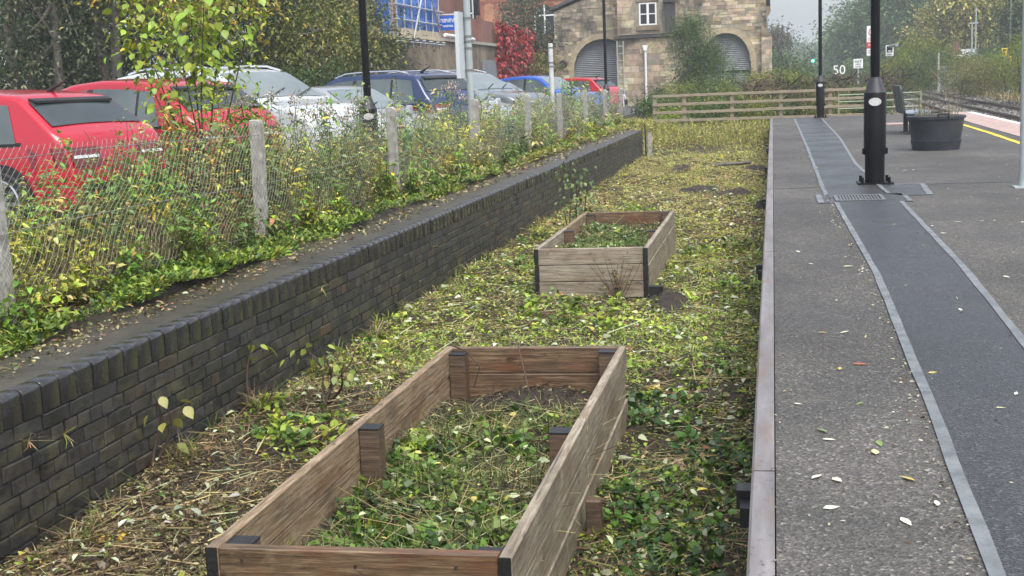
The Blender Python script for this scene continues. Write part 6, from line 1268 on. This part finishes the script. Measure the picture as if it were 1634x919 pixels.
for i in range(npl):
    d = math.sin(py[i]*1.1)+math.sin(py[i]*2.7+1)+random.gauss(0, .9); pk = 1 if d > 1.3 else 2 if d > .5 else 0 if d > -.6 else 3 if d > -1.6 else 4
    pal = pals[pk]; h = ph[i]; b0 = np.array([pxx[i], py[i], verge_z(pxx[i], py[i])]); ns = random.randint(2, 4); sc_ = 1+.03*(py[i]-8)
    for _ in range(ns):
        tip = b0+np.array([random.gauss(0, .22)*h, random.gauss(0, .25)*h, h*random.uniform(.75, 1.1)]); mid_ = (b0+tip)/2+np.array([random.gauss(0, .03), random.gauss(0, .05), .05*h])
        dry.stalks(np.array([b0, mid_]), np.array([mid_, tip]), np.array([.005, .0035])*sc_, pick([(BROWN, 3), (OLIVE, 2), ((.14, .1, .05), 2)], 2))
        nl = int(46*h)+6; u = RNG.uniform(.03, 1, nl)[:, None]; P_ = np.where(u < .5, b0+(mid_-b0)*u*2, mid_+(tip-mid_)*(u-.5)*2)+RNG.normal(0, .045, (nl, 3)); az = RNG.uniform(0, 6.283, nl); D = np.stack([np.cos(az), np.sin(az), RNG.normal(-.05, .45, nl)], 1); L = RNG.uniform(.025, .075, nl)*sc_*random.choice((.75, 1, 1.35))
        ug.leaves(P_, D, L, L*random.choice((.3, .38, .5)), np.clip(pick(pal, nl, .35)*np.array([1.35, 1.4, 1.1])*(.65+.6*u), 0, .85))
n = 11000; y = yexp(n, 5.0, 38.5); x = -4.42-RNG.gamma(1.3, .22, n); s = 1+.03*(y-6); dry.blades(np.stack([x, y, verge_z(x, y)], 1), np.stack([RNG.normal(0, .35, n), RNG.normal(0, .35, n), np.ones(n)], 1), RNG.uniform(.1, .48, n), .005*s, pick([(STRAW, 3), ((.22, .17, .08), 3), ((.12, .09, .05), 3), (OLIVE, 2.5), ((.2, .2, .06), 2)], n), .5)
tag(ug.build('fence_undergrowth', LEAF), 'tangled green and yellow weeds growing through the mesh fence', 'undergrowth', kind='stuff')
tag(dry.build('dry_undergrowth', DRY), 'dry brown grass and stalks tangled along the mesh fence', 'dry grass', kind='stuff')
# tall seeding plants with fluffy heads
def seedhead(label, x, y, h, heads, pal, fl):
    t = thing('seeding_weed', label, 'plant', (x, y, Z_TOP), 'tall seeding weeds along the fence'); fo = Fol(); b0 = np.array([x, y, Z_TOP]); st_ = MB(); fo2 = Fol()
    for _ in range(heads):
        h_ = h*.9; tip = b0+np.array([random.gauss(0, .16), random.gauss(0, .2), h_*random.uniform(.85, 1.05)]); mid_ = (b0+tip)/2+np.array([0, 0, .05]); st_.tube([b0, mid_, tip], [.007, .005, .003], 5)
        nl = 46; u = RNG.uniform(.25, .97, nl)[:, None]; P_ = b0+(tip-b0)*u; az = RNG.uniform(0, 6.283, nl); L = RNG.uniform(.06, .13, nl); fo.leaves(P_, np.stack([np.cos(az), np.sin(az), RNG.normal(-.1, .3, nl)], 1), L, L*.22, pick(pal, nl))
        nf = 60; P_ = tip+RNG.normal(0, 1, (nf, 3))*np.array([.04, .04, .035]); fo2.leaves(P_, sph(nf), .03, .02, pick(fl, nf))
    st_.build('stems', m_stem, t); fo.build('leaves', LEAF, t); tag(fo2.build('seed_heads', DRY, t), kind='stuff')
PINK = [((.38, .3, .26), 3), ((.5, .44, .38), 2), ((.25, .18, .14), 1)]
for x, y, h, k, lab in ((-5.0, 13.2, 1.35, 4, 'tall weed with pinkish seed heads beside the white estate car'), (-4.9, 14.1, 1.3, 4, 'fluffy weed with pale heads by the third concrete post'), (-5.2, 15.5, 1.3, 4, 'seeding weed in front of the silver bonnet'), (-4.75, 19.4, 1.5, 3, 'tall weed with pale heads over the fence by the sign post'), (-4.9, 20.6, 1.35, 3, 'weed with brown heads past the sign post'), (-5.1, 12.3, 1.4, 4, 'narrow-leaved buddleia by the second concrete post')):
    seedhead(lab, x, y, h, k, P_MID, PINK)
for k, (x, y, h) in enumerate(((-4.75, 9.1, .6), (-4.8, 14.0, .75), (-4.7, 17.2, .7), (-4.85, 21.6, .8), (-4.8, 8.2, .55), (-4.9, 26., .8))):
    bushy('yellow_shrub', ['bright yellow-leaved shrub tangled in the fence by the first red car', 'yellow-leaved shrub just past the second concrete post', 'yellow shrub below the black lamp post by the fence', 'yellowing shrub beyond the sign post', 'small gold-leaved shrub low in the first fence bay', 'yellowing shrub by the grey cars'][k], (x, y, Z_TOP), .38, h, 900, .055, [((.33, .3, .04), 3), ((.22, .25, .04), 3), (G_YELLOW, 1)], 'yellow shrubs along the fence', aspect=.45, clump=.1)

# ------------------------------------------------------------------ leaves fallen on the platform
lv = []
for c in ((.62, .63, .5), (.5, .5, .3), (.2, .28, .1), (.45, .38, .12), (.4, .12, .06)):
    V = np.array([(0, 0, .004), (.3, .22, .03), (.6, .2, .025), (1, 0, .012), (.6, -.2, .018), (.3, -.22, .01), (.45, 0, .004)])*.075; F = np.array([(0, 6, 1), (1, 6, 2), (2, 6, 3), (3, 6, 4), (4, 6, 5), (5, 6, 0)]); me = npmesh('fallen_leaf', V, F, np.tile(np.array(c), (7, 1))); me.materials.append(DRY); lv.append(me)
NM = ['pale cream fallen leaf lying on the platform asphalt', 'buff fallen leaf lying on the platform asphalt', 'green fallen leaf lying on the platform asphalt', 'yellowish fallen leaf lying on the platform asphalt', 'rust red fallen leaf lying on the platform asphalt']
spots = [(1328, 762, 0), (1310, 757, 0), (1312, 700, 0), (1320, 690, 2), (1378, 641, 2), (1400, 702, 2), (1398, 725, 1), (1280, 645, 0), (1313, 811, 0), (1497, 807, 0), (1240, 893, 1), (1437, 825, 0), (1340, 590, 3), (1460, 767, 3), (1360, 580, 4), (1243, 810, 2), (1355, 528, 0), (1305, 530, 3), (1480, 595, 3), (1588, 650, 1), (1620, 630, 0), (1535, 354, 0), (1485, 360, 0), (1570, 352, 0), (1500, 372, 0), (1270, 400, 0), (1290, 420, 0), (1556, 290, 0), (1440, 272, 0), (1530, 492, 0), (1450, 455, 0), (1430, 268, 0), (1345, 425, 1), (1600, 440, 0)]
for xq, yq, kd in spots:
    q = PZ(xq, yq, Z_TOP+.006); o = link('fallen_leaf', lv[kd], None); o.location = q; o.rotation_euler = (random.uniform(-.1, .1), random.uniform(-.1, .1), random.uniform(0, 6.28)); s = random.uniform(.5, 1.0); o.scale = (s, s*random.uniform(.6, 1), s*random.uniform(1, 2.2)); tag(o, NM[kd], 'leaf', 'leaves fallen on the platform')
sc_rng = Fol(); n = 1600; y = yexp(n, 3.2, 38); x = RNG.uniform(.0, 4.0, n); ed = RNG.uniform(0, 1, n) < .5; x[ed] = np.interp(y[ed], [p[1] for p in Ledge], [p[0] for p in Ledge])-.03-RNG.gamma(1.2, .04, int(ed.sum()))
L = RNG.uniform(.006, .02, n)*(1+.03*y); sc_rng.leaves(np.stack([x, y, np.full(n, Z_TOP+.006)], 1), np.stack([RNG.normal(0, 1, n), RNG.normal(0, 1, n), RNG.normal(.1, .1, n)], 1), L, L*.5, pick([((.4, .38, .28), 3), (BROWN, 2), ((.3, .28, .16), 2)], n), .05, .05)
tag(sc_rng.build('platform_crumbs', DRY), 'tiny leaf crumbs and grit scattered over the platform', 'grit', kind='stuff')

# ------------------------------------------------------------------ haze
m, t, b = nodes('haze_air'); t.nodes.remove(b); pv = add(t, 'VolumePrincipled'); pv.inputs['Color'].default_value = (.82, .89, .97, 1); pv.inputs['Density'].default_value = .0011; pv.inputs['Anisotropy'].default_value = .2
lk(t, pv.outputs[0], t.nodes['Material Output'].inputs['Volume'])
tag(MB().bbox(-950, 950, -40, 1550, -1.6, 32).build('haze', m), kind='stuff')
